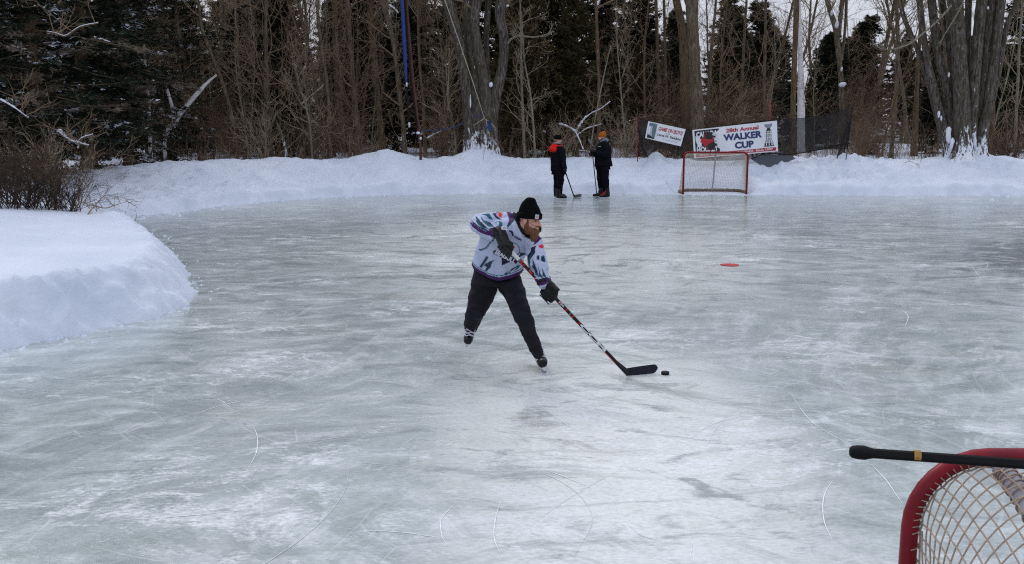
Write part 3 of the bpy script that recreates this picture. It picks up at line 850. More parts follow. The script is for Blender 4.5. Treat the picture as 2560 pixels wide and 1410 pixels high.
clumps(big, bb, [(AY(1228, 211, 33.0), (.07, .06, .10), 1), (AY(1269, 14, 33.0), (.05, .05, .04), 3), (AY(1176, 252, 32.85), (.025, .04, .2), 4)])

# big clump on the right
clump, cb = hero('maple_clump', 'wide clump of thick grey trunks rising from one snowy base on the right', [
    ([(2407, 388, 52), (2408, 368, 46), (2406, 330, 42), (2405, 280, 40), (2403, 238, 38), (2400, 180, 37), (2397, 119, 35), (2391, 50, 36), (2387, 0, 38)], -0.35),
    ([(2378, 368, 26), (2362, 330, 24), (2350, 285, 21), (2335, 220, 20), (2322, 170, 17), (2312, 113, 16), (2305, 60, 15), (2299, 0, 15)], -0.05),
    ([(2385, 372, 30), (2378, 320, 26), (2372, 260, 24), (2364, 215, 23), (2352, 165, 21), (2343, 119, 20), (2335, 60, 20), (2329, 0, 20)], 0.05),
    ([(2374, 370, 22), (2352, 320, 18), (2335, 260, 14), (2318, 190, 13), (2300, 140, 12), (2282, 95, 11), (2262, 50, 11), (2250, 0, 11)], 0.25),
    ([(2424, 372, 34), (2427, 330, 28), (2432, 268, 26), (2437, 200, 25), (2443, 119, 26), (2449, 60, 26), (2455, 0, 28)], -0.1),
    ([(2438, 372, 34), (2446, 320, 28), (2452, 270, 24), (2460, 200, 23), (2467, 149, 22), (2473, 70, 22), (2479, 0, 22)], 0.12),
    ([(2446, 374, 32), (2458, 320, 28), (2468, 275, 25), (2478, 200, 24), (2486, 149, 22), (2495, 70, 22), (2503, 0, 22)], -0.08),
    ([(2410, 360, 20), (2414, 260, 18), (2418, 170, 16), (2419, 80, 16), (2421, 0, 16)], 0.4),
    ([(2395, 360, 22), (2388, 250, 18), (2376, 150, 16), (2368, 80, 15), (2356, 0, 14)], 0.45),
    ([(2478, 250, 15), (2494, 190, 14), (2508, 110, 14), (2522, 50, 13), (2545, 0, 12)], 0.1)],
    32.3, mat='bark_snow', crown=(11, 3.6), seed=9, n=20)
side_branch(clump, cb, [AY(2386, 5, 31.9), AY(2350, 46, 31.4), AY(2305, 86, 31), AY(2269, 112, 30.8), AY(2225, 124, 30.6), AY(2195, 118, 30.5), AY(2175, 95, 30.4)], .035, .012, MAT['bark_pale'], 8, 5, .6)
side_branch(clump, cb, [AY(2412, -10, 31.8), AY(2400, 22, 31.6), AY(2378, 60, 31.5), AY(2358, 92, 31.4), AY(2347, 118, 31.3)], .028, .010, MAT['bark_pale'], 5, 6, .3)
clumps(clump, cb, [(AY(2371, 338, 31.9), (.08, .06, .24), 1), (AY(2380, 358, 31.85), (.07, .07, .17), 2), (AY(2436, 355, 31.8), (.05, .08, .22), 3), (AY(2441, 371, 31.9), (.07, .07, .07), 4), (AY(2347, 288, 31.95), (.035, .05, .10), 5), (AY(2372, 187, 32.0), (.03, .04, .07), 6), (AY(2285, 28, 32.2), (.08, .05, .035), 7), (AY(2470, 20, 31.9), (.03, .04, .05), 8), (AY(2353, 296, 31.9), (.02, .05, .08), 9)])

T = hero
T('birch_tree', 'white birch with a smooth pale trunk behind the black netting', [([(2004, 392, 21), (2003, 340, 19), (2003, 296, 18), (2003, 240, 17), (2002, 180, 14.5), (2000, 112, 11.5), (1999, 60, 9), (1998, 0, 8)], 0)], 35.6, mat='birch', crown=(10, 1.6), seed=21, cat='birch')
T('bare_tree', 'straight brown trunk touching the left side of the white birch', [([(1984, 392, 17), (1984, 330, 15), (1983, 280, 14), (1986, 153, 13), (1989, 80, 13), (1991, 0, 14)], 0)], 34.6, mat='bark_brown', crown=(14, 2.6), seed=22)
T('forked_tree', 'dark forked tree with snow in its forks right of the birch', [([(2106, 385, 14), (2106, 330, 13), (2105, 255, 13), (2101, 180, 13), (2094, 110, 13), (2089, 70, 14), (2078, 35, 12), (2068, 0, 12)], 0), ([(2094, 90, 10), (2100, 50, 11), (2106, 0, 12)], 0), ([(2102, 150, 7), (2112, 80, 7), (2116, 0, 7)], .1)], 38.0, crown=(12, 2.6), seed=23)
t = bpy.data.objects['forked_tree']; fb = np.array(t.location)
clumps(t, fb, [(AY(2092, 62, 37.7), (.07, .07, .12), 1), (AY(2079, 32, 37.7), (.04, .05, .09), 2), (AY(2108, 211, 37.7), (.13, .08, .09), 3), (AY(2104, 172, 37.7), (.04, .06, .09), 4), (AY(2095, 30, 37.7), (.04, .05, .06), 5)])
T('bare_tree', 'very thick old trunk above the left end of the wide banner', [([(1744, 385, 38), (1743, 317, 34), (1738, 200, 31), (1734, 102, 29), (1730, 40, 28), (1728, 0, 28)], 0), ([(1731, 60, 12), (1722, 20, 12), (1716, 0, 12)], .2)], 35.0, crown=(16, 3.2), seed=24, n=18)
T('bare_tree', 'thick trunk close against the left of the very thick old one', [([(1716, 385, 27), (1714, 306, 24), (1711, 200, 22), (1707, 100, 20), (1700, 40, 19), (1690, 0, 18)], 0)], 36.0, mat='bark_brown', crown=(14, 2.8), seed=25)
T('bare_tree', 'slim trunk leaning right, just right of the very thick trunk', [([(1766, 380, 10), (1768, 306, 9), (1774, 180, 8), (1782, 85, 7), (1790, 0, 6)], 0)], 36.5, crown=(16, 2.2), seed=26, grow_low=True)
T('bare_tree', 'slim upright trunk above the cup printed on the wide banner', [([(1908, 380, 9), (1910, 290, 8), (1911, 204, 7.5), (1913, 100, 7), (1915, 0, 6)], 0)], 38.5, crown=(16, 2.2), seed=27, grow_low=True)
T('bare_tree', 'slim trunk rising over the words of the wide banner', [([(1846, 380, 9), (1850, 290, 8), (1858, 160, 7), (1862, 60, 6), (1866, 0, 6)], 0)], 39.5, crown=(18, 2.2), seed=127, grow_low=True)
T('bare_tree', 'pair of narrow brown stems behind the netting just left of the left banner', [([(1652, 380, 9), (1650, 290, 8), (1645, 160, 8), (1642, 60, 8), (1640, 0, 8)], 0), ([(1668, 380, 9), (1667, 280, 8), (1663, 150, 7), (1660, 0, 7)], .3)], 37.0, mat='bark_brown', crown=(12, 2.4), seed=28)
T('bare_tree', 'tall brown trunk directly behind the orange-hatted player', [([(1497, 380, 10), (1497, 327, 9), (1497, 204, 9), (1493, 100, 8.5), (1489, 0, 8)], 0)], 35.6, mat='bark_brown', crown=(14, 2.4), seed=29)
T('bare_tree', 'straight grey trunk left of the wide clump of grey trunks', [([(2228, 380, 11), (2234, 300, 10), (2242, 200, 10), (2245, 119, 10), (2243, 60, 9), (2241, 0, 9)], 0)], 36.0, crown=(16, 3.0), seed=30)
T('bare_tree', 'short reddish trunk between the straight grey trunk and the wide clump', [([(2285, 380, 16), (2288, 320, 14), (2291, 255, 12), (2294, 180, 10), (2300, 80, 8), (2304, 0, 7)], 0)], 38.0, mat='bark_brown', crown=(14, 2.4), seed=31)
T('bare_tree', 'reddish stub-like trunk close to the right foot of the wide clump', [([(2478, 378, 14), (2479, 330, 13), (2481, 283, 12), (2484, 200, 9), (2486, 100, 7), (2488, 0, 6)], 0)], 34.0, mat='bark_brown', crown=(10, 2.0), seed=32)
T('bare_tree', 'pale thin tree at the far right edge of the wood', [([(2540, 370, 8), (2540, 300, 7), (2545, 200, 6.5), (2548, 120, 6), (2556, 0, 5)], 0)], 36.5, mat='bark_pale', tmat='twig_pale', crown=(16, 2.0), seed=33, grow_low=True)
T('sapling', 'thin forked sapling in front of the olive cedars', [([(1312, 378, 8), (1308, 300, 7), (1305, 238, 7), (1303, 160, 6), (1302, 85, 5), (1300, 0, 4)], 0)], 34.3, mat='bark_pale', tmat='twig_pale', crown=(18, 1.5), seed=34, grow_low=True, kids=(4, 4), cat='sapling')
T('sapling', 'pale thin sapling right beside the forked sapling by the cedars', [([(1339, 380, 6), (1333, 310, 5.5), (1326, 238, 5), (1318, 190, 4.5), (1310, 143, 4), (1305, 60, 3)], 0)], 34.0, mat='bark_pale', tmat='twig_pale', crown=(16, 1.3), seed=35, grow_low=True, kids=(4, 4), cat='sapling')
T('sapling', 'white thin leaning birch sapling just left of the orange-hatted player', [([(1474, 380, 3.4), (1482, 330, 3.5), (1494, 265, 3.2), (1505, 211, 3), (1516, 160, 2.6), (1528, 112, 2)], 0)], 33.6, mat='bark_pale', tmat='twig', crown=(9, 1.0), seed=36, kids=(4, 3), cat='sapling')
L_ = [('tall grey trunk left of the fallen white birch fork', [(502, 378, 14), (494, 320, 12), (483, 266, 11), (470, 200, 11), (460, 150, 10), (450, 100, 10), (443, 60, 9), (440, 0, 9)], 34.6, 'bark'),
      ('grey trunk curving left, first one right of the fallen white birch', [(591, 380, 12), (585, 330, 10), (575, 272, 10), (560, 220, 9), (545, 177, 9), (522, 120, 9), (504, 68, 8), (495, 0, 8)], 34.2, 'bark'),
      ('thin brown trunk touching the curving grey one near the ground', [(612, 380, 8), (608, 300, 7.5), (600, 220, 7), (594, 140, 6), (590, 60, 5), (588, 0, 5)], 35.0, 'bark_brown'),
      ('leaning thin trunk dotted with snow left of the middle of the left wood', [(720, 378, 8), (708, 345, 7.5), (695, 315, 7), (681, 285, 7), (662, 235, 6), (645, 190, 5), (625, 150, 4)], 34.0, 'bark_snow'),
      ('very thin pale tree between the snow-dotted leaning trunk and the straight grey one', [(781, 380, 5.5), (776, 330, 5), (768, 280, 4.8), (757, 240, 4.4), (748, 215, 4), (735, 150, 3.5)], 34.0, 'bark_pale'),
      ('straight grey trunk halfway between the fallen birch and the leaning pole', [(825, 382, 12), (824, 320, 10), (822, 270, 9.5), (817, 204, 9.5), (806, 130, 9), (797, 68, 8), (792, 0, 8)], 34.8, 'bark'),
      ('grey trunk two trees left of the leaning pole', [(896, 382, 14), (892, 330, 12), (887, 272, 12), (881, 187, 11), (875, 90, 10), (869, 0, 10)], 35.2, 'bark'),
      ('thick dim trunk next but one left of the leaning pole', [(957, 382, 21), (952, 330, 18), (945, 260, 17), (936, 160, 16), (928, 68, 15), (924, 0, 15)], 36.5, 'bark_brown'),
      ('trunk bending left that crosses behind the blue-sleeved line', [(1015, 382, 13), (1008, 320, 11), (1001, 255, 10.5), (994, 190, 10), (984, 110, 11), (972, 55, 13), (955, 0, 16)], 34.6, 'bark'),
      ('brown stem between the leaning pole and the big old tree', [(1064, 385, 10), (1061, 320, 8), (1058, 250, 7.5), (1050, 170, 7), (1047, 100, 7), (1044, 0, 7)], 34.4, 'bark_brown'),
      ('crooked thin stem just left of the foot of the big old tree', [(1144, 385, 6), (1136, 330, 5.5), (1128, 280, 5), (1120, 262, 5), (1122, 200, 4), (1124, 120, 4)], 34.0, 'bark_pale'),
      ('dim brown trunk left of the tall grey trunk by the fallen birch', [(320, 350, 13), (318, 300, 12), (320, 204, 11), (318, 100, 10), (315, 0, 9)], 32.8, 'bark_snow'),
      ('short pale trunk streaked with snow amid the dark left evergreens', [(376, 372, 9), (374, 330, 8.5), (371, 252, 8), (368, 215, 7.5), (364, 170, 6.5), (360, 110, 5)], 32.4, 'birch'),
      ('dim thick trunk behind the straight grey one left of the pole', [(845, 380, 16), (846, 300, 15), (842, 200, 14), (838, 100, 13), (836, 0, 13)], 40.0, 'bark_brown')]
for k, (lab, pl, Y, mt) in enumerate(L_):
    T('bare_tree', lab, [(pl, 0)], Y, mat=mt, tmat='twig_pale' if mt == 'bark_pale' else 'twig', crown=(15, 2.1), seed=50 + k, grow_low=(k % 2 == 0), kids=(4, 5))
T('fallen_birch', 'white fallen birch leaning to the right with a forked stem in the left wood', [([(413, 380, 9), (412, 356, 9), (418, 330, 12), (439, 300, 14), (457, 275, 13), (477, 252, 12), (500, 226, 10), (520, 205, 7), (541, 187, 5)], 0), ([(437, 302, 9), (431, 268, 8), (422, 238, 7), (414, 205, 7), (407, 182, 6)], 0.1)], 33.4, mat='birch', tmat='twig', crown=(5, .8), seed=80, tops=False, cat='fallen tree')

# snow-laden fallen logs and limbs inside the wood
def snow_log(label, pts, r, snow_r, seed, name='fallen_log', tw=6):
    pts = [np.array(p) for p in pts]; base = pts[0]
    mb = MB(); cpn = catmull(pts, 6); k = len(cpn)
    mb.tube([p - base for p in cpn], [r * (1 - .6 * i / k) for i in range(k)], 8)
    t = empty(name, tuple(base)); mb.build('log', MAT['bark_brown'], t)
    sb = MB(); rnd = random.Random(seed)
    sr = [max(.008, snow_r * .36 * (1 - .5 * i / k) * (1 + .55 * float(vnoise(i * .9, seed * 3.1, seed=seed)))) for i in range(k)]
    sb.tube([p - base + np.array([0, -.25 * r, r * .7 + q * .15]) for p, q in zip(cpn, sr)], sr, 8)
    for i, p in enumerate(cpn):
        if rnd.random() < 0.55: continue
        rr = .5 * snow_r * (1 - .5 * i / k) * rnd.uniform(.5, 1.3)
        lump(sb, p - base + np.array([0, -.2 * r, r * .8 + rr * .2]), (rr * 1.35, rr, rr * .75), seed + i)
    sb.build('snow_cap', MAT['snow_clump'], t)
    for j in range(tw):
        S = Segs(); i = rnd.randrange(1, k - 1); grow(rnd, S, cpn[i] - base, [rnd.gauss(0, 1), rnd.gauss(0, .5), rnd.uniform(.1, 1)], rnd.uniform(.4, 1.1), .012, 1, (4,))
        link('twig', S.mesh('twig', MAT['twig']), t)
    tag(t, label, 'fallen log'); return t
snow_log('snow-laden bent log left of the orange-hatted player, arching over the brush', [AY(1398, 312, 34), AY(1415, 316, 34), AY(1436, 328, 33.8), AY(1448, 350, 33.6), AY(1458, 375, 33.5)], .03, .10, 1)
snow_log('snow-covered limb slanting up to the right behind the orange-hatted player', [AY(1440, 330, 34.4), AY(1456, 304, 34.4), AY(1475, 286, 34.5), AY(1500, 274, 34.6), AY(1524, 256, 34.6)], .028, .08, 2)
snow_log('lower snowy limb just under the slanting one behind the players', [AY(1436, 345, 34), AY(1462, 325, 34), AY(1480, 318, 34), AY(1502, 312, 34.1)], .03, .065, 3)
snow_log('snowy log lying on the forest floor left of the big old tree', [AY(1068, 350, 34.2), AY(1084, 340, 34.2), AY(1104, 331, 34.3)], .07, .09, 4)
snow_log('snow-speckled limb slanting up in the left wood beside the straight grey trunk', [AY(755, 262, 35.2), AY(775, 243, 35.3), AY(795, 227, 35.4), AY(808, 214, 35.5)], .03, .055, 5)
snow_log('snow-covered branches low down among the dark left evergreens', [AY(150, 330, 23), AY(172, 350, 22.8), AY(192, 357, 22.6), AY(222, 365, 22.5)], .03, .075, 6)
snow_log('snowy forked limb beside the low branches left of the far bank', [AY(196, 372, 22.6), AY(199, 352, 22.6), AY(210, 344, 22.5), AY(232, 337, 22.4)], .025, .05, 7)
snow_log('snow lump hanging on a limb upper left, among black evergreens', [AY(118, 80, 22.4), AY(140, 84, 22.3), AY(165, 90, 22.3), AY(200, 68, 22.2), AY(246, 58, 22.2)], .025, .022, 8)
snow_log('snowy bough at the far left edge of the wood', [AY(2, 250, 21.8), AY(24, 262, 21.8), AY(44, 275, 21.7), AY(66, 292, 21.7)], .02, .055, 9)
snow_log('snowy log on the forest floor right of the black netting', [AY(2165, 318, 44), AY(2200, 311, 44), AY(2230, 306, 44.5)], .08, .10, 10)
snow_log('low log under snow between the birch netting and the right clump', [AY(2178, 345, 38), AY(2205, 340, 38), AY(2245, 344, 38)], .07, .09, 11)
snow_log('bough capped with snow high up left of the blue-sleeved line', [AY(972, 14, 34.2), AY(985, 22, 34.2), AY(996, 34, 34.2)], .03, .075, 12)

# random bare trees that fill the wood
rnd = random.Random(1234); keys = ['a', 'b', 'd', 'e', 'e', 'g', 'd', 'f']
cnt = 0
for i in range(118):
    Y = rnd.uniform(34.5, 52) if i < 92 else rnd.uniform(33.6, 37)
    px = rnd.uniform(-60, 2620) if i % 4 else rnd.uniform(300, 1150)
    x = XAT(px, Y)
    if px < 330 and Y < 36: continue
    k = rnd.choice(keys if i < 92 else ['f', 'g', 'e', 'f'])
    if Y > 42: k = rnd.choice(['a', 'b', 'c', 'd', 'h'])
    front = Y < 37.2
    s = rnd.uniform(.75, 1.15)
    o = put_bare(k, x, Y, rnd.uniform(0, 6.28), s, (rnd.gauss(0, .06), rnd.gauss(0, .03)), name='sapling' if k in 'fge' else 'bare_tree')
    if k in 'fge': tag(o, 'slender bare sapling among the many thin ones in the wood', 'sapling', 'thin saplings in the wood')
    else: tag(o, 'leafless tree standing back in the wood behind the front trunks', 'tree', 'leafless trees back in the wood')

# ---- undergrowth: stems nobody could count
def build_undergrowth():
    rnd = random.Random(9); S = Segs(); S2 = Segs()
    for i in range(5600):
        Y = 33.0 + 15 * rnd.random() ** 1.6
        px = rnd.uniform(300, 2620)
        if rnd.random() < .30: px = rnd.uniform(2080, 2620)
        x = XAT(px, Y)
        dens = vnoise(x * .8, Y * .8, seed=4)
        if dens < -0.25 and rnd.random() < .7: continue
        if px > 2080 and dens < .15 and rnd.random() < .75: continue
        z = TZ_fast(x, Y) - .05
        h = rnd.uniform(.25, 1.0) * (1.25 + .5 * dens) * (1.35 if px > 2080 else 1.0)
        if abs(px - 2410) < 70 and Y < 35: continue
        d = unit([rnd.gauss(0, .28), rnd.gauss(0, .28), 1]); p = np.array([x, Y, z]); pts = [p]
        for k in range(3):
            d = unit(d + np.array([rnd.gauss(0, .22), rnd.gauss(0, .22), 0])); pts.append(pts[-1] + d * h / 3)
        (S if rnd.random() < .7 else S2).chain(pts, rnd.uniform(.004, .008), .0025)
        for k in range(2):
            q = pts[rnd.randrange(1, 3)]; dd = unit(d + np.array([rnd.gauss(0, .6), rnd.gauss(0, .6), .1]))
            S.add(q, q + dd * h * .4, .0035, .002)
    o = link('undergrowth', S.mesh('undergrowth', MAT['brush']))
    tag(o, 'reddish brown brush stems covering the forest floor behind the snow bank', 'brush', kind='stuff')
    o = link('undergrowth', S2.mesh('undergrowth', MAT['twig_pale']))
    tag(o, 'dry tan weed stalks scattered through the brush behind the snow bank', 'weeds', kind='stuff')
_tx = np.arange(-45, 45, .5); _ty = np.arange(30, 70, .5); _TX, _TY = np.meshgrid(_tx, _ty)
_H = terrain(_TX, _TY, False)[0]
def TZ_fast(x, y):
    i = int((x + 45) / .5); j = int((y - 30) / .5)
    i = min(max(i, 0), len(_tx) - 2); j = min(max(j, 0), len(_ty) - 2); u = (x - _tx[i]) / .5; v = (y - _ty[j]) / .5
    u = min(max(u, 0), 1); v = min(max(v, 0), 1)
    return (_H[j, i] * (1 - u) + _H[j, i + 1] * u) * (1 - v) + (_H[j + 1, i] * (1 - u) + _H[j + 1, i + 1] * u) * v
build_undergrowth()

# ---- bare shrubs
SHR = {}
def shrub_proto(key, seed, H, ns, mat, spread=0.7, level=2, kids=(4, 4), r=.012, curl=.2, tip=.0028):
    rnd = random.Random(seed); S = Segs()
    for i in range(ns):
        az = rnd.uniform(0, 6.28); p = np.array([rnd.gauss(0, .12), rnd.gauss(0, .12), 0])
        d = unit([math.cos(az) * spread * rnd.random(), math.sin(az) * spread * rnd.random(), 1])
        grow(rnd, S, p, d, H * rnd.uniform(.55, 1.1), r * rnd.uniform(.6, 1.3), level, kids, tip=tip, updraw=0.03, curl=curl)
    SHR[key] = S.mesh('shrub_%s' % key, mat)
shrub_proto('thick', 1, 1.25, 20, MAT['twig_dark'], 1.3, 2, (4, 4), .011, tip=.0042)
shrub_proto('thicket', 5, 3.4, 26, MAT['brush'], .75, 2, (6, 6), .013, .16)
shrub_proto('tangle', 6, 2.6, 24, MAT['twig'], 1.1, 2, (6, 6), .012, .24)
shrub_proto('dark', 2, 1.15, 22, MAT['twig_dark'], 1.6, 2, (4, 4), .012, tip=.0042)
shrub_proto('wild', 3, 1.7, 14, MAT['twig_pale'], 1.0, 2, (5, 5), .012)
shrub_proto('tan', 4, 1.9, 16, MAT['brush'], 0.9, 2, (4, 5), .010)
def put_shrub(key, x, y, rz, s, label, group=None):
    o = link('shrub', SHR[key], None, (x, y, TZ(x, y) - .05)); o.rotation_euler = (0, 0, rz); o.scale = (s, s, s)
    tag(o, label, 'shrub', group)
for k, (px, Y, key, s, lab) in enumerate([
        (-5, 17.3, 'thick', .95, 'dense brown shrub at the left edge of the photo behind the near mound'),
        (55, 17.6, 'dark', .95, 'dense dark shrub second from the left behind the near mound'),
        (110, 17.9, 'thick', .85, 'brown tangled shrub in the middle of the row behind the near mound'),
        (158, 18.1, 'dark', .68, 'open dark shrub with arching twigs near the tip of the near mound'),
        (40, 19.6, 'thick', 1.25, 'taller brown shrub set back behind the leftmost dense one'),
        (120, 20.4, 'wild', 1.0, 'tall pale twiggy shrub under the low snowy evergreen branches'),
        (165, 19.4, 'tan', .8, 'upright thin-stemmed shrub right of the tangled brown one'),
        (-50, 18.4, 'dark', 1.2, 'dark shrub cut by the left edge of the photo'),
        (662, 33.6, 'wild', 1.25, 'fan-shaped bare bush between the curving grey trunk and the snow-dotted one'),
        (560, 34.0, 'tan', .85, 'reddish brush tuft at the foot of the grey trunks left of centre'),
        (880, 33.9, 'tan', .9, 'reddish brush tuft halfway between the fallen birch and the big old tree'),
        (1100, 34.0, 'tan', .8, 'reddish brush tuft just left of the big old tree'),
        (1400, 33.8, 'wild', .9, 'bare bush behind the gap between the two standing players'),
        (1570, 33.8, 'wild', 1.0, 'bare bush left of the black netting'),
        (2150, 33.8, 'tan', 1.0, 'reddish brush tuft right of the black netting'),
        (2330, 33.8, 'dark', .55, 'low dark bush left of the foot of the wide trunk clump'),
        (2530, 33.2, 'dark', .8, 'dark bare bush at the right edge by the wide trunk clump'),
        (2200, 36.5, 'tan', .8, 'reddish bush in front of the straight grey trunk on the right'),
        (1790, 36.5, 'wild', 1.5, 'tall bare bush behind the middle of the wide banner')]):
    put_shrub(key, XAT(px, Y), Y, k * 2.1, s, lab)

rnd = random.Random(4321)
for k in range(22):
    Y = rnd.uniform(34.3, 42); px = rnd.uniform(330, 2600)
    if 1150 < px < 1250 and Y < 36: continue
    if 2330 < px < 2500 and Y < 35: continue
    key = 'thicket' if rnd.random() < (.75 if px > 1500 else .45) else 'tangle'
    put_shrub(key, XAT(px, Y), Y, rnd.uniform(0, 6.28), rnd.uniform(.45, 1.05), 'tangled bare bush in the wood behind the snow bank', 'tangled bushes in the wood')
def fallen_branch(pts, r, n, seed, label, L=.35, mat='twig'):
    pts = [np.array(p, float) for p in pts]; base = pts[0].copy(); S = Segs(); rnd = random.Random(seed); c = catmull(pts, 5)
    S.chain([p - base for p in c], r, r * .3)
    for j in range(n):
        i = rnd.randrange(1, len(c)); d = unit(c[min(i, len(c) - 1)] - c[i - 1]) + np.array([rnd.gauss(0, .7), rnd.gauss(0, .5), rnd.gauss(.15, .4)])
        grow(rnd, S, c[i] - base, d, L * rnd.uniform(.4, 1.3), r * .5, 1, (4,), tip=.0025, updraw=.02)
    o = link('fallen_branch', S.mesh('fallen_branch', MAT[mat], 5), None, tuple(base)); tag(o, label, 'branch')
def gz(px, py, h=0.0, z=0.0):
    p = G(px, py, z); return p + np.array([0, 0, h])
fallen_branch([gz(210, 548, 0, .55), gz(232, 520, 0, .7), gz(252, 498, 0, .72), gz(262, 488, 0, .78)], .013, 10, 3, 'thick broken branch slanting up out of the brush at the mound tip')
fallen_branch([gz(228, 512, 0, .6), gz(262, 520, 0, .62), gz(290, 512, 0, .55), gz(318, 504, 0, .5)], .012, 12, 1, 'long dead branch reaching right from the brush over the inlet')
fallen_branch([gz(255, 538, 0, .6), gz(285, 545, 0, .5), gz(310, 552, 0, .3), gz(336, 561, 0, .08)], .010, 9, 2, 'lower dead branch drooping from the brush to the ice')
fallen_branch([gz(346, 516, .06), gz(362, 525, .03), gz(390, 527, .04), gz(422, 523, .10)], .012, 14, 4, 'twiggy dark branch lying alone on the ice by the far bank', .25)
fallen_branch([AY(2262, 407, 31.2), AY(2275, 403, 31.2), AY(2290, 410, 31.1)], .010, 3, 5, 'small forked twig lying on the snow left of the wide trunk clump', .2)
fallen_branch([AY(2300, 405, 31.2), AY(2313, 385, 31.2), AY(2330, 378, 31.2), AY(2350, 383, 31.2)], .008, 8, 6, 'curved bare twig sticking out of the snow near the wide trunk clump', .3)
fallen_branch([AY(500, 390, 29.5), AY(512, 394, 29.4), AY(524, 391, 29.4)], .010, 8, 7, 'tiny twig bundle lying on top of the left far bank', .18)
fallen_branch([AY(1208, 398, 31), AY(1211, 378, 31), AY(1213, 366, 31)], .007, 2, 8, 'thin stalk standing in the snow before the big old tree', .15)
fallen_branch([AY(1226, 388, 31), AY(1238, 372, 31), AY(1252, 352, 31)], .006, 2, 9, 'thin leaning stalk right of the one before the big old tree', .15)
fallen_branch([AY(208, 408, 21), AY(222, 396, 20.9), AY(232, 392, 20.8)], .012, 3, 10, 'snapped pale stick pointing right above the brush', .2, 'twig_pale')

# ================================================================== lettering helper
def text2d(s, size=1.0, bold=0.0, align='CENTER', shear=0.0, width=None, height=None, space=1.0):
    cu = bpy.data.curves.new('txt', 'FONT'); cu.body = s; cu.size = size; cu.offset = bold; cu.align_x = align; cu.shear = shear
    cu.resolution_u = 3; cu.space_character = space
    o = bpy.data.objects.new('txt', cu); COL.objects.link(o)
    dg = bpy.context.evaluated_depsgraph_get(); me = bpy.data.meshes.new_from_object(o.evaluated_get(dg))
    V = np.array([v.co[:2] for v in me.vertices]); Fs = [tuple(p.vertices) for p in me.polygons]
    bpy.data.objects.remove(o); bpy.data.curves.remove(cu); bpy.data.meshes.remove(me)
    lo = V.min(0); hi = V.max(0); c = (lo + hi) / 2
    V = V - c
    if width: V[:, 0] *= width / (hi[0] - lo[0])
    if height: V[:, 1] *= height / (hi[1] - lo[1])
    return V, Fs
LEAF = [(0, 1), (.13, .72), (.30, .80), (.24, .38), (.46, .60), (.52, .46), (.82, .50), (.72, .28), (.86, .18), (.46, -.18), (.52, -.36), (.06, -.28), (.06, -.72),
        (-.06, -.72), (-.06, -.28), (-.52, -.36), (-.46, -.18), (-.86, .18), (-.72, .28), (-.82, .50), (-.52, .46), (-.46, .60), (-.24, .38), (-.30, .80), (-.13, .72)]
def poly_tris(pts):
    return [tuple(t) for t in mg.tessellate_polygon([[Vector((p[0], p[1], 0)) for p in pts]])]
PAINT = {}
def paint(name, col, rough=0.6):
    if name not in PAINT: PAINT[name] = m_plain('print_' + name, col, rough, 0.08, 12, 0)
    return PAINT[name]

# ================================================================== netting and banners
def m_netting():
    m, nt, b = new_mat('black_netting')
    b.inputs['Base Color'].default_value = (0.012, 0.012, 0.014, 1); b.inputs['Roughness'].default_value = 0.9
    v = texco(nt); n = noise(nt, mapping(nt, v, (1, 1, .35)), 2.2, 5, .6)
    tr = N(nt, 'ShaderNodeBsdfTransparent'); mx = N(nt, 'ShaderNodeMixShader')
    nt.links.new(ramp(nt, n, [(.3, (.52, .52, .52)), (.7, (.80, .80, .80))]), mx.inputs[0])
    nt.links.new(tr.outputs[0], mx.inputs[1]); nt.links.new(b.outputs[0], mx.inputs[2])
    nt.links.new(mx.outputs[0], nt.nodes['Material Output'].inputs[0])
    return m
MAT['netting'] = m_netting()
MAT['strap'] = m_plain('black_strap', (0.012, 0.012, 0.013), .8, .3, 20, 0)
MAT['red_pole'] = m_plain('red_pole', (0.28, 0.02, 0.02), .5, .3, 9, 0)
NY = 31.4
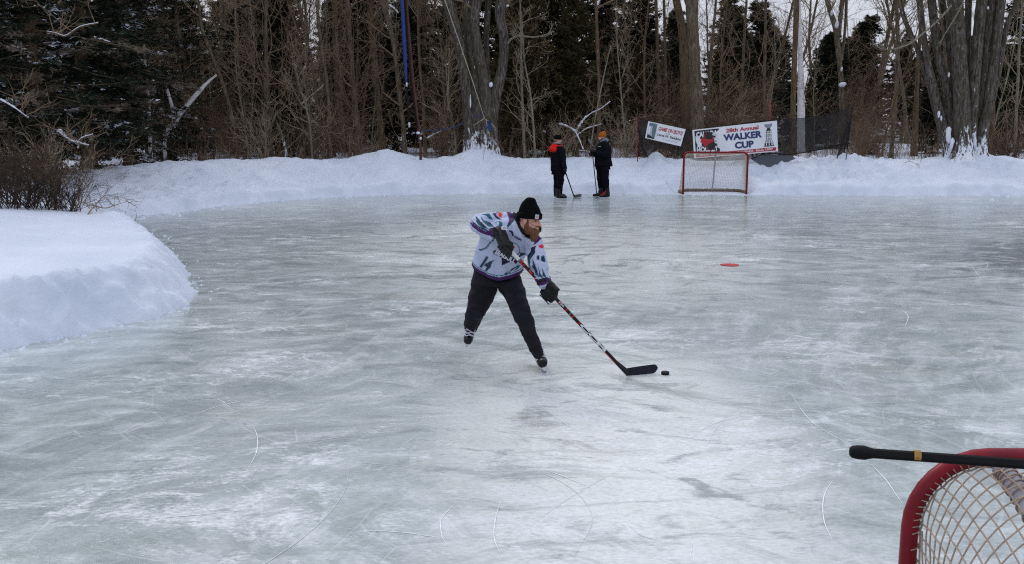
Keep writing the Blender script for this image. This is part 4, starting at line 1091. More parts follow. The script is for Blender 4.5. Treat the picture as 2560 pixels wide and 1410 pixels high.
def build_netting():
    top = [(1592, 293), (1612, 299), (1650, 309), (1700, 320), (1742, 326), (1790, 319), (1860, 308), (1942, 299), (2000, 296), (2060, 287), (2100, 277), (2131, 267)]
    bot = [(1600, 392), (1618, 394), (1650, 372), (1700, 388), (1742, 402), (1790, 402), (1860, 400), (1942, 388), (2000, 384), (2060, 374), (2098, 372), (2116, 372)]
    base = AY(1592, 392, NY)
    t = empty('netting', tuple(base)); rows = 14; V = []
    tt = [np.array(p, float) for p in top]; bb_ = [np.array(p, float) for p in bot]
    ct = catmull([np.append(p, 0) for p in tt], 5); cb_ = catmull([np.append(p, 0) for p in bb_], 5); k = len(ct)
    G_ = []
    for i in range(k):
        for j in range(rows + 1):
            f = j / rows; p = ct[i] * (1 - f) + cb_[i] * f
            dy = 0.07 * float(vnoise(i * .35, j * .12, seed=3)) + 0.03 * math.sin(i * 1.7 + j * .2) * (1 if i > k * .8 or i < k * .15 else .3)
            G_.append(AY(p[0], p[1], NY + .05 + dy) - base)
    Fq = [(i * (rows + 1) + j, (i + 1) * (rows + 1) + j, (i + 1) * (rows + 1) + j + 1, i * (rows + 1) + j + 1) for i in range(k - 1) for j in range(rows)]
    mb = MB().add(G_, Fq); mb.build('fabric', MAT['netting'], t)
    for nm, px in (('top_cord', top), ('hem_strap', [(1878, 396), (1922, 384), (1975, 386), (2050, 374), (2095, 363), (2125, 358)])):
        mb = MB(); c = catmull([AY(x, y, NY + .02) - base for x, y in px], 5); mb.tube(c, .008 if nm == 'top_cord' else .017, 6); mb.build(nm, MAT['strap'], t)
    # gathered dark folds at both ends
    for px in ([(1596, 320), (1602, 345), (1608, 372), (1620, 394)], [(2124, 300), (2112, 335), (2104, 365), (2092, 396)], [(2128, 290), (2122, 330), (2116, 360), (2108, 380)]):
        mb = MB(); c = catmull([AY(x, y, NY - .03) - base for x, y in px], 5)
        mb.tube(c, [.02 + .03 * math.sin(math.pi * i / (len(c) - 1)) for i in range(len(c))], 7); mb.build('gathered_fold', MAT['netting'], t)
    for px, r, m in (([(1591, 292), (1594, 392)], .016, 'red_pole'), ([(1926, 252), (1924, 330), (1922, 412)], .014, 'red_pole'), ([(2132, 266), (2122, 340), (2113, 410)], .014, 'strap'), ([(1922, 384), (1922, 418)], .022, 'strap')):
        mb = MB(); c = [AY(x, y, NY + .1) - base for x, y in px]; c[-1][2] -= .15; mb.tube(c, r, 8); mb.build('pole', MAT[m], t)
    tag(t, 'long black see-through netting stretched on poles along the top of the bank', 'netting')
    # grey lower flap that hangs to the snow
    mb = MB(); q = [AY(x, y, NY + .04) - base for x, y in ((1876, 397), (1922, 386), (1975, 388), (1990, 396), (1945, 416), (1912, 420))]
    mb.add(q, [(0, 1, 4, 5), (1, 2, 3, 4)])
    m, nt, b = new_mat('grey_flap'); b.inputs['Base Color'].default_value = (.09, .095, .11, 1); b.inputs['Roughness'].default_value = .9
    mb.build('lower_flap', m, t, smooth=False)
build_netting()

class Banner:
    def __init__(s, name, label, corners, Y, W, H, paper=(.74, .76, .80)):
        s.c = [np.array(AY(x, y, Y + dy)) for (x, y, dy) in corners]   # TL TR BR BL
        s.base = s.c[3].copy(); s.W = W; s.H = H; s.t = empty(name, tuple(s.base))
        nx, ny = 30, 12; V = [s.pt(i / nx * W, j / ny * H, 0) for i in range(nx + 1) for j in range(ny + 1)]
        B = [v + np.array([0, .012, 0]) for v in V]
        Fs = [(i * (ny + 1) + j, (i + 1) * (ny + 1) + j, (i + 1) * (ny + 1) + j + 1, i * (ny + 1) + j + 1) for i in range(nx) for j in range(ny)]
        mb = MB().add(V, Fs).add(B, [f[::-1] for f in Fs])
        mb.build('sheet', m_plain('banner_vinyl_' + name, paper, .5, .03, 3, .1, .01), s.t)
        s.mb = MB(); s.mats = []
        tag(s.t, label, 'banner')
    def pt(s, x, y, off):
        u, v = x / s.W, y / s.H; TL, TR, BR, BL = s.c
        p = (BL * (1 - u) + BR * u) * (1 - v) + (TL * (1 - u) + TR * u) * v
        wob = .02 * math.sin(u * 9 + v * 2) + .012 * math.sin(u * 23 + 1 + v * 4)
        return p - s.base + np.array([0, wob - off, 0])
    def add(s, V, Fs, mat, layer=1):
        if mat not in s.mats: s.mats.append(mat)
        s.mb.add([s.pt(x, y, .004 * layer) for x, y in V], Fs, s.mats.index(mat))
    def rect(s, x0, y0, x1, y1, mat, layer=1, n=14):
        V = []; 
        for i in range(n + 1):
            x = x0 + (x1 - x0) * i / n; V += [(x, y0), (x, y1)]
        s.add(V, [(2 * i, 2 * i + 2, 2 * i + 3, 2 * i + 1) for i in range(n)], mat, layer)
    def text(s, txt, cx, cy, w, h, mat, bold=.02, layer=2, shear=0):
        V, Fs = text2d(txt, 1, bold, width=w, height=h, shear=shear); s.add([(x + cx, y + cy) for x, y in V], Fs, mat, layer)
    def poly(s, pts, mat, layer=1):
        s.add(pts, poly_tris(pts), mat, layer)
    def done(s): s.mb.build('printing', s.mats, s.t, smooth=False)

def build_banners():
    red = paint('red', (.40, .012, .02)); navy = paint('navy', (.012, .03, .13)); blk = paint('black', (.012, .012, .016)); wht = paint('white', (.72, .74, .78)); gry = paint('grey', (.22, .24, .27)); lg = paint('lightgrey', (.45, .47, .5)); teal = paint('slate', (.10, .17, .20))
    B = Banner('banner', 'wide white banner reading 28th Annual Walker Cup with a red maple leaf square', [(1731, 325, 0), (1942, 301.5, 0), (1945, 378.5, -.03), (1736, 396, -.03)], NY - .09, 2.72, .93)
    B.rect(.06, .155, .845, .89, blk, 1)
    B.text('CANADA', .45, .755, .68, .185, wht, .05, 2); B.text('OWNS', .45, .52, .70, .20, wht, .05, 2); B.text('HOCKEY', .45, .265, .70, .185, wht, .045, 2)
    B.poly([(x * .26 + .45, y * .33 + .47) for x, y in LEAF], red, 3)
    B.rect(.06, .03, 2.66, .135, red, 1, 24)
    B.text('GREAT TIMES,', .50, .082, .70, .062, wht, .02, 2); B.text('GREAT FRIENDS', 1.52, .082, .80, .062, wht, .02, 2); B.text('Since 1997', 2.28, .085, .56, .068, wht, .02, 2)
    B.text('28th Annual', 1.60, .79, 1.05, .125, red, .03); B.text('WALKER', 1.60, .575, 1.26, .21, navy, .045); B.text('CUP', 1.64, .30, .62, .215, navy, .045)
    cx = 2.44
    B.poly([(cx - .13, .86), (cx + .13, .86), (cx + .11, .78), (cx + .05, .735), (cx - .05, .735), (cx - .11, .78)], gry, 1)
    B.poly([(cx - .04, .735), (cx + .04, .735), (cx + .075, .66), (cx - .075, .66)], blk, 2)
    for k, (y0, y1, w) in enumerate([(.60, .655, .09), (.545, .595, .09), (.49, .54, .09), (.43, .485, .09), (.37, .42, .09), (.29, .36, .115), (.20, .28, .14)]):
        B.rect(cx - w, y0, cx + w, y1, gry if k % 2 else blk, 1, 2)
        for j in range(3): B.rect(cx - w + (2 * w) * (j + .62) / 3.2 - .012, y0 + .006, cx - w + 2 * w * (j + .62) / 3.2 + .02, y1 - .006, wht, 2, 1)
    B.rect(cx - .17, .175, cx + .17, .195, blk, 1, 2)
    B.done()
    A = Banner('banner', 'small tilted white banner reading GAME ON BOYS with a photo panel', [(1621, 303, 0), (1714, 323, 0), (1702, 366, -.03), (1613, 345, -.03)], NY - .09, 1.22, .56)
    A.rect(.05, .03, .30, .53, teal, 1, 3); A.rect(.05, .03, .30, .14, blk, 2, 3)
    A.poly([(.10, .12), (.13, .30), (.11, .36), (.15, .44), (.20, .43), (.20, .35), (.25, .28), (.24, .12)], lg, 3)
    A.rect(.24, .2, .28, .5, paint('pale', (.3, .34, .37)), 2, 1)
    A.text('GAME ON BOYS!', .77, .405, .80, .125, red, .02, 2, .25); A.text('R.I.P.', .72, .295, .13, .035, blk, .01); A.text('Lorne W. Davidson', .765, .21, .78, .085, blk, .02)
    for y in (.335, .265, .135): A.rect(.36, y, 1.14, y + .005, lg, 1, 3)
    x = .55
    r_ = random.Random(3)
    while x < 1.02:
        w = r_.uniform(.02, .05); A.rect(x, .085, x + w, .10, gry, 1, 1); x += w + .014
    A.done()
build_banners()

# ================================================================== goals
MAT['goal_red'] = m_plain('goal_red_paint', (0.19, 0.005, 0.013), .45, .3, 7, .25, .002, spec=.25)
MAT['net_cord'] = m_plain('net_cord_white', (0.62, 0.57, 0.46), .9, .12, 40, 0)
MAT['net_dirty'] = m_plain('net_cord_tan', (0.36, 0.27, 0.21), .9, .25, 30, .3, .001)
MAT['pole_white'] = m_plain('goal_pole_white', (0.36, 0.35, 0.40), .55, .15, 15, .2, .002)
MAT['net_bottom'] = m_plain('net_bottom_dirty', (0.20, 0.17, 0.12), .9, .3, 20, .3)
def goal(label, origin, rot, near=False):
    W, H, r = .915, 1.22, .03
    t = empty('hockey_goal', tuple(origin)); t.rotation_euler = (0, 0, rot)
    def arc(R=.16):
        pts = [(-W, 0, 0)]
        for k in range(9):
            a = math.pi - k * math.pi / 16; pts.append((-W + R + R * math.cos(a), 0, H - R + R * math.sin(a)))
        pts += [(-x, y, z) for x, y, z in pts[::-1]]
        return pts
    fr = arc(.26 if near else .13); dense = []
    for a, b in zip(fr[:-1], fr[1:]):
        L = math.dist(a, b); k = max(1, int(L / .12))
        for i in range(k): dense.append(tuple(a[q] + (b[q] - a[q]) * i / k for q in range(3)))
    dense.append(fr[-1])
    MB().tube(dense, r, 14).build('frame', MAT['goal_red'], t)
    D0, D1 = (.55, 1.0) if not near else (.62, 1.0)
    bf = catmull([(-W, 0.03, .03), (-W - .04, .55, .03), (-W + .18, D1 - .06, .03), (0, D1, .03), (W - .18, D1 - .06, .03), (W + .04, .55, .03), (W, .03, .03)], 8)
    MB().tube(bf, .024, 8).build('base_frame', MAT['goal_red'] if not near else MAT['goal_red'], t)
    if near:
        for sx in (-1, 1):
            c = catmull([(sx * (W - .29), .03, H - .03), (sx * (W - .30), .12, H - .07), (sx * (W - .33), .34, H - .20), (sx * (W - .42), .58, H - .42), (sx * (W - .5), .88, .2), (sx * (W - .5), D1 - .03, .05)], 6)
            MB().tube(c, .033, 14).build('back_pole', MAT['pole_white'], t)
            wr = MB(); Tn, Nn_ = frames(c)
            hel = []
            for q in range(1, len(c) - 2):
                for j in range(24):
                    f = j / 24; pc = np.array(c[q]) * (1 - f) + np.array(c[q + 1]) * f; n_ = Nn_[q] * (1 - f) + Nn_[q + 1] * f; bb2 = np.cross(Tn[q], n_); a_ = 2 * math.pi * j / 24
                    hel.append(pc + .0355 * (math.cos(a_) * n_ + math.sin(a_) * bb2))
            wr.tube(hel, .0030, 5, cap=False)
            wr.build('rope', MAT['net_dirty'], t)
    else:
        c = catmull([(0, .02, H - .01), (.01, .10, H - .05), (.04, .42, .75), (.07, .75, .3), (.08, D1 - .01, .04)], 6)
        MB().tube(c, .022, 10).build('back_pole', MAT['pole_white'], t)
    # net hood: every strand runs from the frame, over the shelf, down to the base frame behind
    FA = np.array(dense); La = np.concatenate([[0], np.cumsum(np.linalg.norm(np.diff(FA, axis=0), axis=1))]); TL = La[-1]
    BA = np.array(bf); Lb_ = np.concatenate([[0], np.cumsum(np.linalg.norm(np.diff(BA, axis=0), axis=1))])
    def hood(u, v):
        f = np.array([np.interp(u * TL, La, FA[:, k]) for k in range(3)])
        ctr = np.array([0, 0, .6]); inw = unit(np.array([ctr[0] - f[0], 0, ctr[2] - f[2]]))
        f = f + inw * .026 + np.array([0, .022, 0])
        ub = np.clip((u * TL - .25) / (TL - .5), 0, 1)
        q = np.array([np.interp(ub * Lb_[-1], Lb_, BA[:, k]) for k in range(3)]); q[2] = .06
        c1 = np.array([f[0] * .98 + q[0] * .02, q[1] * (.52 if near else .42), f[2] * .985]); c2 = np.array([f[0] * .35 + q[0] * .65, q[1] * .93, f[2] * .55])
        w = 1 - v
        p = w ** 3 * f + 3 * w * w * v * c1 + 3 * w * v * v * c2 + v ** 3 * q
        p[2] -= .03 * math.sin(math.pi * v) * math.sin(math.pi * u) * (1 + math.sin(u * 17))
        return p
    S = Segs()
    if not near:
        nu, nv = 84, 36
        grid = [[hood(i / nu, j / nv) for j in range(nv + 1)] for i in range(nu + 1)]
        for i in range(nu + 1): S.chain(grid[i], .0034, .0034)
        for j in range(nv + 1): S.chain([grid[i][j] for i in range(nu + 1)], .0034, .0034)
        link('net', S.mesh('net', MAT['net_cord'], 3), t)
        mb = MB(); rr = random.Random(1)
        c = [hood(.10 + .80 * i / 60, 1.0) + np.array([0, -.01, .012 * rr.random()]) for i in range(61)]; mb.tube(c, [.030 + .016 * rr.random() for _ in c], 6)
        mb.build('net_hem', MAT['net_bottom'], t)
    else:
        mb = MB(); nu, nv = 82, 34; rr = random.Random(9)
        VL = 1.4; g_ = .050
        def strand(us, vs):
            run = []
            for u, v in list(zip(us, vs)) + [(-1, -1)]:
                if 0 <= u <= 1 and 0 <= v <= 1: run.append(hood(u, v) + np.array([rr.gauss(0, .0012), rr.gauss(0, .0012), rr.gauss(0, .0012)]))
                else:
                    if len(run) > 1: mb.tube(run, .0030, 6, cap=False)
                    run = []
        for u0 in np.arange(-.1, 1.25, g_ / TL):
            vs = np.linspace(0, 1, 30); strand(u0 - .12 * vs * VL / TL, vs)
        for v0 in np.arange(-1.4, 1.0, g_ / VL):
            us = np.linspace(0, 1, 80); strand(us, v0 + .45 * us * TL / VL)
        mb.build('net', MAT['net_dirty'], t)
        # lacing around the frame
        mb = MB(); k = 0; rr = random.Random(4)
        F_ = [np.array(p) for p in dense]; T_, _ = frames(F_)
        ins = []
        for a in range(3, len(F_) - 3):
            for hlf in (0, .5):
                p = F_[a] * (1 - hlf) + F_[a + 1] * hlf; tt = T_[a]
                n1 = unit(np.cross(tt, [0, 1, 0])); inw = -n1 if (np.array([0, 0, .6]) - p) @ n1 < 0 else n1
                c = []
                for q in range(9):
                    an = -1.9 + 3.6 * q / 8; c.append(p + (.033) * (math.cos(an) * inw + math.sin(an) * np.array([0, 1.0, 0])) + tt * (.03 * q / 8 - .015))
                mb.tube(c, .0024, 5, cap=False)
                ins.append(p + inw * .030 + np.array([0, .022, 0]) + rr.uniform(-1, 1) * .004 * inw)
        mb.tube(ins, .0036, 5, cap=False)
        mb.build('lacing', MAT['net_dirty'], t)
    tag(t, label, 'goal', 'hockey goals')
    return t
gL = G(1711, 487); gR = G(1862, 487)
gc = (gL + gR) / 2
goal('far red hockey goal with white net standing in front of the wide banner', gc, -.03)
# near goal: its left post stands at the lower right of the view
gp = P(2268, 1410, 2489 / 700.0)
goal('near red hockey goal with tan diamond netting cropped by the lower right corner', (gp[0] + .915, gp[1] + .0, 0.0), math.pi + .0, near=True)

# ================================================================== pole, lines, ropes by the big tree
MAT['wood_pole'] = m_plain('red_brown_pole', (0.10, 0.045, 0.035), .8, .35, 5, .2)
MAT['blue'] = m_plain('blue_sleeve', (0.008, 0.032, 0.19), .6, .3, 12, .2, .004)
MAT['rope'] = m_plain('pale_rope', (0.50, 0.44, 0.33), .9, .2, 60, .3)
MAT['blue_rope'] = m_plain('blue_rope', (0.03, 0.06, 0.16), .9, .3, 60, .3)
MAT['whiteish'] = m_plain('white_plastic', (0.6, 0.62, 0.66), .5, .1, 20, 0)
PY_ = 31.9
def rel_build(name, pts, r, mat, parent, base, n=8):
    mb = MB(); mb.tube([np.asarray(p) - base for p in pts], r, n); return mb.build(name, mat, parent)
b0 = AY(1051, 362, PY_); z0 = TZ(b0[0], b0[1]); b0 = np.array([b0[0], b0[1], z0 - .1])
t = empty('leaning_pole', tuple(b0))
rel_build('pole', catmull([AY(1010, -90, PY_), AY(1017, 20, PY_), AY(1028, 150, PY_), AY(1039, 260, PY_), AY(1051, 362, PY_), b0], 4), .045, MAT['wood_pole'], t, b0)
rel_build('cable', catmull([AY(1006, -90, PY_ - .08), AY(1013, 20, PY_ - .08), AY(1024, 170, PY_ - .08), AY(1038, 280, PY_ - .08), AY(1044, 320, PY_ - .06)], 5), .025, MAT['strap'], t, b0)
clumps(t, b0, [(AY(1046, 332, PY_ - .08), (.06, .05, .04), 1), (AY(1052, 346, PY_ - .08), (.04, .04, .05), 5)])
tag(t, 'slender reddish brown pole leaning left of the big many-stemmed tree', 'pole')
b1 = AY(1023, 318, 31.6); t = empty('hanging_line', tuple(b1))
rel_build('sleeve', catmull([AY(1000, -90, 31.6), AY(1005, 0, 31.6), AY(1011, 110, 31.6), AY(1016, 208, 31.6)], 5), [.058] * 11 + [.058 - .006 * k for k in range(5)], MAT['blue'], t, b1, 10)
rel_build('cord', catmull([AY(1016, 206, 31.6), AY(1019, 260, 31.6), AY(1023, 306, 31.6)], 4), .022, MAT['strap'], t, b1)
rel_build('clip', [AY(1016.5, 206, 31.59), AY(1017, 216, 31.59)], .028, MAT['whiteish'], t, b1); rel_build('end_weight', [AY(1023, 306, 31.6), AY(1023.5, 318, 31.6)], .03, MAT['whiteish'], t, b1)
tag(t, 'bright blue sleeve on a black line hanging beside the leaning pole', 'hanging line')
bR = AY(1211, 296, 32.4); t = empty('guy_rope', tuple(bR))
rel_build('rope', [AY(1090, -90, 30.5), AY(1112, 0, 30.9), AY(1150, 110, 31.5), AY(1182, 205, 32), AY(1211, 296, 32.4)], .011, MAT['rope'], t, bR, 6)
rel_build('loop', [AY(1183, 314, 32.75), AY(1211, 296, 32.4), AY(1226, 306, 32.6), AY(1238, 320, 32.8)], .011, MAT['rope'], t, bR, 6)
rel_build('loose_end', [AY(1215, 300, 32.4), AY(1220, 325, 32.5), AY(1227, 350, 32.6)], .008, MAT['rope'], t, bR, 6)
tag(t, 'pale rope running down across the big old tree to its trunk', 'rope')
bR = AY(1044, 324, PY_); t = empty('tie_rope', tuple(bR))
rel_build('rope', catmull([AY(1044, 324, PY_), AY(1085, 326, 32.2), AY(1130, 319, 32.5), AY(1163, 306, 32.9)], 5), .012, MAT['blue_rope'], t, bR, 6)
rel_build('knot', [AY(1188, 294, 32.75), AY(1198, 289, 32.7), AY(1207, 284, 32.6)], .014, MAT['blue_rope'], t, bR, 6)
tag(t, 'dark blue rope tied between the leaning pole and the big old tree', 'rope')
bR = AY(1222, 300, 32.4); mb = MB()
q = [AY(x, y, 32.45 + d) - bR for x, y, d in ((1216, 302, 0), (1228, 303, .03), (1229, 322, .05), (1224, 328, .02), (1216, 318, 0))]; qb = [v + np.array([0, .04, 0]) for v in q]
mb.add(q + qb, [(0, 1, 2, 3, 4), (9, 8, 7, 6, 5)] + [(i, (i + 1) % 5 + 0, (i + 1) % 5 + 5, i + 5) for i in range(5)])
o = mb.build('cloth', MAT['blue_rope'], None, loc=tuple(bR)); o.name = 'blue_cloth'; tag(o, 'small dark blue cloth hung on the trunk of the big old tree', 'cloth')

# ================================================================== puck and sticks
MAT['rubber'] = m_plain('puck_rubber', (0.008, 0.008, 0.008), .6, .3, 60, .3, .001, spec=.2)
def build_puck():
    c = G(1663, 936); mb = MB(); n = 36; r, h = .038, .0254; V = []
    prof = [(0, 0), (r - .003, 0), (r, .003), (r, h - .003), (r - .003, h), (r * .75, h), (r * .73, h - .001), (0, h - .001)]
    for (a, z) in prof[1:-1]:
        for k in range(n): V.append((a * math.cos(2 * math.pi * k / n), a * math.sin(2 * math.pi * k / n), z))
    m = len(prof) - 2
    Fs = [(i * n + k, i * n + (k + 1) % n, (i + 1) * n + (k + 1) % n, (i + 1) * n + k) for i in range(m - 1) for k in range(n)]
    V += [(0, 0, 0), (0, 0, h - .001)]
    for k in range(n): Fs += [(m * n, (k + 1) % n, k), (m * n + 1, (m - 1) * n + k, (m - 1) * n + (k + 1) % n)]
    o = mb.add(V, Fs).build('puck', MAT['rubber'], None, loc=(c[0], c[1], .002), auto=40)
    tag(o, 'black hockey puck on the ice just off the tip of the stick blade', 'puck')
build_puck()

def box_shaft(name, a, b, w, th, widthdir, mats, parent, base, nseg=1, mfun=None):
    """flat bevelled bar from a to b; widthdir = direction of its wide side"""
    a = np.asarray(a) - base; b = np.asarray(b) - base; t = unit(b - a); wd = unit(widthdir - t * (widthdir @ t)); nd = np.cross(t, wd)
    bv = min(w, th) * .28; x, y = w / 2, th / 2
    sec = [(-x + bv, -y), (x - bv, -y), (x, -y + bv), (x, y - bv), (x - bv, y), (-x + bv, y), (-x, y - bv), (-x, -y + bv)]
    V = []; Fs = []; M = []
    for i in range(nseg + 1):
        p = a + (b - a) * i / nseg
        V += [p + wd * s[0] + nd * s[1] for s in sec]
    for i in range(nseg):
        for k in range(8): Fs.append((i * 8 + k, i * 8 + (k + 1) % 8, (i + 1) * 8 + (k + 1) % 8, (i + 1) * 8 + k)); M.append(mfun(i, k) if mfun else 0)
    Fs += [tuple(range(7, -1, -1)), tuple(nseg * 8 + k for k in range(8))]; M += [mfun(0, 0) if mfun else 0, mfun(nseg - 1, 0) if mfun else 0]
    mb = MB(); mb.V = [tuple(v) for v in V]; mb.F = Fs; mb.M = M
    return mb.build(name, mats, parent, smooth=False)
def blade(name, heel, fwd, up, L, hgt, mat, parent, base, curve=.03, lift=.0, flip=1):
    """curved blade; outline in (along, up) extruded by thickness"""
    side = unit(np.cross(fwd, up)) * flip; n = 16; V = []
    for i in range(n + 1):
        f = i / n; x = -.02 + (L + .02) * f
        top = hgt * (1.02 - .16 * (1 - f) ** 2) + .012 * f; bot = 0.012 * f ** 2
        e = max(0, (f - .84) / .16); c = math.sqrt(max(0, 1 - e * e)) if e > 0 else 1
        mid = (top + bot) / 2 + .006 * e; hh = (top - bot) / 2 * max(c, .08)
        off = curve * f ** 2
        for yy in (mid - hh, mid + hh):
            for s in (-.004, .004):
                V.append(heel - base + fwd * x + up * yy + side * (off + s))
    Fs = []
    for i in range(n):
        a = i * 4; b = a + 4
        Fs += [(a, b, b + 2, a + 2), (a + 1, a + 3, b + 3, b + 1), (a + 2, b + 2, b + 3, a + 3), (a, a + 1, b + 1, b)]
    Fs += [(0, 2, 3, 1), (n * 4, n * 4 + 1, n * 4 + 3, n * 4 + 2)]
    return MB().add(V, Fs).build(name, mat, parent, smooth=False)

def m_tape():
    m, nt, b = new_mat('blade_tape'); v = texco(nt)
    w = N(nt, 'ShaderNodeTexWave'); w.inputs['Scale'].default_value = 28; w.inputs['Distortion'].default_value = 1.5; nt.links.new(v, w.inputs['Vector'])
    n = noise(nt, v, 22, 5, .7)
    c = ramp(nt, math_(nt, 'ADD', math_(nt, 'MULTIPLY', w.outputs['Fac'], .4), math_(nt, 'MULTIPLY', n, .6)), [(.35, (.006, .007, .010)), (.7, (.028, .032, .042))])
    c = mixc(nt, ramp(nt, noise(nt, v, 14, 4, .7), [(.70, (0, 0, 0)), (.76, (.6, .6, .6))]), c, (.4, .42, .45))
    nt.links.new(c, b.inputs['Base Color']); b.inputs['Roughness'].default_value = .75; b.inputs['Specular IOR Level'].default_value = .15; bump(nt, b, w.outputs['Fac'], .3, .002); return m
MAT['tape'] = m_tape()
MAT['stick_black'] = m_plain('stick_black', (0.006, 0.006, 0.008), .35, .2, 20, 0, spec=.25)
MAT['stick_red'] = m_plain('stick_red', (0.36, 0.008, 0.014), .35, .2, 20, 0, spec=.25)
MAT['stick_white'] = m_plain('stick_white', (0.62, 0.62, 0.64), .45, .06, 20, 0)
MAT['stick_grey'] = m_plain('stick_grey', (0.09, 0.09, 0.10), .4, .2, 20, 0)

STK_A = P(1262, 612, 8.80)           # butt end in the top hand
STK_B = G(1570, 937, 0.035)          # heel of the blade
def on_stick(px):
    """point on the shaft seen at picture column px"""
    lo, hi = 0.0, 1.0
    for _ in range(40):
        m_ = (lo + hi) / 2
        if proj(STK_A + (STK_B - STK_A) * m_)[0] < px: lo = m_
        else: hi = m_
    return STK_A + (STK_B - STK_A) * lo
def build_hero_stick():
    base = STK_B.copy(); base[2] = 0; t = empty('hockey_stick', tuple(base))
    td = unit(STK_B - STK_A); view = unit((STK_A + STK_B) / 2 - CAM); wd = np.cross(td, view)   # wide side faces the viewer
    wd = unit(wd + .15 * view)
    W_, TH = .031, .021
    a0 = STK_A - td * .03
    o = box_shaft('knob', a0 - td * .02, a0 + td * .03, .04, .034, wd, [MAT['stick_white']], t, base)
    wend = on_stick(1297)
    box_shaft('grip_tape', a0, wend, W_ + .003, TH + .003, wd, [MAT['stick_white']], t, base)
    p1 = on_stick(1347); p2 = on_stick(1455); p3 = STK_B
    rr = random.Random(12)
    def mf(i, k): return (1 if rr.random() < .55 else (0 if rr.random() < .6 else 2)) if k in (0, 4) else (1 if (i // 2) % 2 else 0)
    box_shaft('shaft', wend, p1, W_, TH, wd, [MAT['stick_black'], MAT['stick_red'], MAT['stick_grey']], t, base, 18, mf)
    def mf2(i, k): return 1 if (i % 5 in (1,)) or (k in (6,) and i > 6 and i % 3) else (2 if i % 7 == 3 else 0)
    box_shaft('shaft', p1, p2, W_, TH, wd, [MAT['stick_black'], MAT['stick_red'], MAT['stick_grey']], t, base, 34, mf2)
    p2b = on_stick(1512)
    box_shaft('shaft', p2, p2b, W_, TH, wd, [MAT['stick_black']], t, base)
    def mf3(i, k): return 1 if (k in (5, 6) and i < 6) or (k in (1, 2) and i < 6) else 0
    box_shaft('shaft', p2b, p3, W_ + .001, TH, wd, [MAT['stick_black'], MAT['stick_red']], t, base, 12, mf3)
    # the lettering on the wide face, reading down the shaft
    nd = unit(np.cross(td, wd)); 
    if nd @ view > 0: nd = -nd
    up_ = np.cross(nd, td)
    def lett(s, pa, pb, h, mat, bold, thick=.0016):
        c = (pa + pb) / 2; w = np.linalg.norm(pb - pa); V, Fs = text2d(s, 1, bold, width=w, height=h)
        mb = MB(); mb.add([c - base + td * x + up_ * y + nd * (TH / 2 + thick) for x, y in V], Fs); mb.build('lettering', mat, t, smooth=False)
    lett('CCM', on_stick(1450), on_stick(1513), .029, MAT['stick_white'], .05)
    lett('JETSPEED', on_stick(1338), on_stick(1386), .019, MAT['stick_white'], .03)
    lett('FT6', on_stick(1397), on_stick(1409), .016, MAT['stick_white'], .03)
    # blade
    toe = G(1649, 936, 0.0); heel = G(1571, 940, 0.0)
    fw = unit(toe - heel); upb = unit(np.array([0.02, .25, 1.0])); 
    blade('blade', heel + np.array([0, 0, .003]), fw, upb, .295, .080, MAT['tape'], t, base, curve=.035, flip=-1)
    hs = P(1556, 917, np.dot(STK_B - CAM, FV) - .0)
    box_shaft('hosel', on_stick(1540), heel + fw * .01 + upb * .03, .034, .016, wd, [MAT['stick_black']], t, base)
    tag(t, 'black and red hockey stick held across the body by the skater in the middle', 'hockey stick')
build_hero_stick()

# stick lying on the near goal
def build_near_stick():
    a = P(2150, 1131, 3.40); b = P(2700, 1170, 3.28)
    base = a.copy(); t = empty('hockey_stick', tuple(base)); td = unit(b - a); wd = unit(np.array([0, .5, 1.0]))
    MATT = m_plain('black_grip_tape', (0.004, 0.004, 0.005), .7, .35, 60, .5, .002, spec=.2)
    box_shaft('shaft', a, b, .033, .026, wd, [MATT], t, base)
    mb = MB(); pts = [a - base + td * x for x in (-.034, -.026, -.008, .014, .022, .036, .05)]; mb.tube(pts, [.014, .021, .0245, .025, .023, .019, .0165], 12); mb.build('knob', MATT, t, auto=50)
    m_y = m_plain('yellow_label', (.36, .20, .04), .5, .3, 60, 0)
    c = P(2293, 1138, 3.365)
    box_shaft('label', c - td * .011, c + td * .011, .0345, .0275, wd, [m_y, MAT['whiteish']], t, base, 1, lambda i, k: 1 if k in (1,) else 0)
    tag(t, 'black taped stick handle with yellow label lying across the near goal', 'hockey stick')
build_near_stick()

# ================================================================== PEOPLE
def voxel(mb, size, smooth=4, name='v'):
    """union of overlapping closed pieces -> (V, faces)"""
    me = bpy.data.meshes.new('tmp'); me.from_pydata(mb.V, [], mb.F); me.update()
    o = bpy.data.objects.new('tmp', me); COL.objects.link(o)
    r = o.modifiers.new('r', 'REMESH'); r.mode = 'VOXEL'; r.voxel_size = size; r.adaptivity = 0
    if smooth:
        s = o.modifiers.new('s', 'SMOOTH'); s.factor = .5; s.iterations = smooth
    dg = bpy.context.evaluated_depsgraph_get(); m2 = bpy.data.meshes.new_from_object(o.evaluated_get(dg))
    V = np.empty(len(m2.vertices) * 3, np.float32); m2.vertices.foreach_get('co', V); V = V.reshape(-1, 3).astype(float)
    Nn = np.empty(len(m2.vertices) * 3, np.float32); m2.vertices.foreach_get('normal', Nn); Nn = Nn.reshape(-1, 3).astype(float)
    Fs = np.array([tuple(p.vertices) for p in m2.polygons if len(p.vertices) == 4]); Ft = [tuple(p.vertices) for p in m2.polygons if len(p.vertices) == 3]
    bpy.data.objects.remove(o); bpy.data.meshes.remove(me); bpy.data.meshes.remove(m2)
    return V, Nn, Fs, (np.array(Ft) if Ft else None)
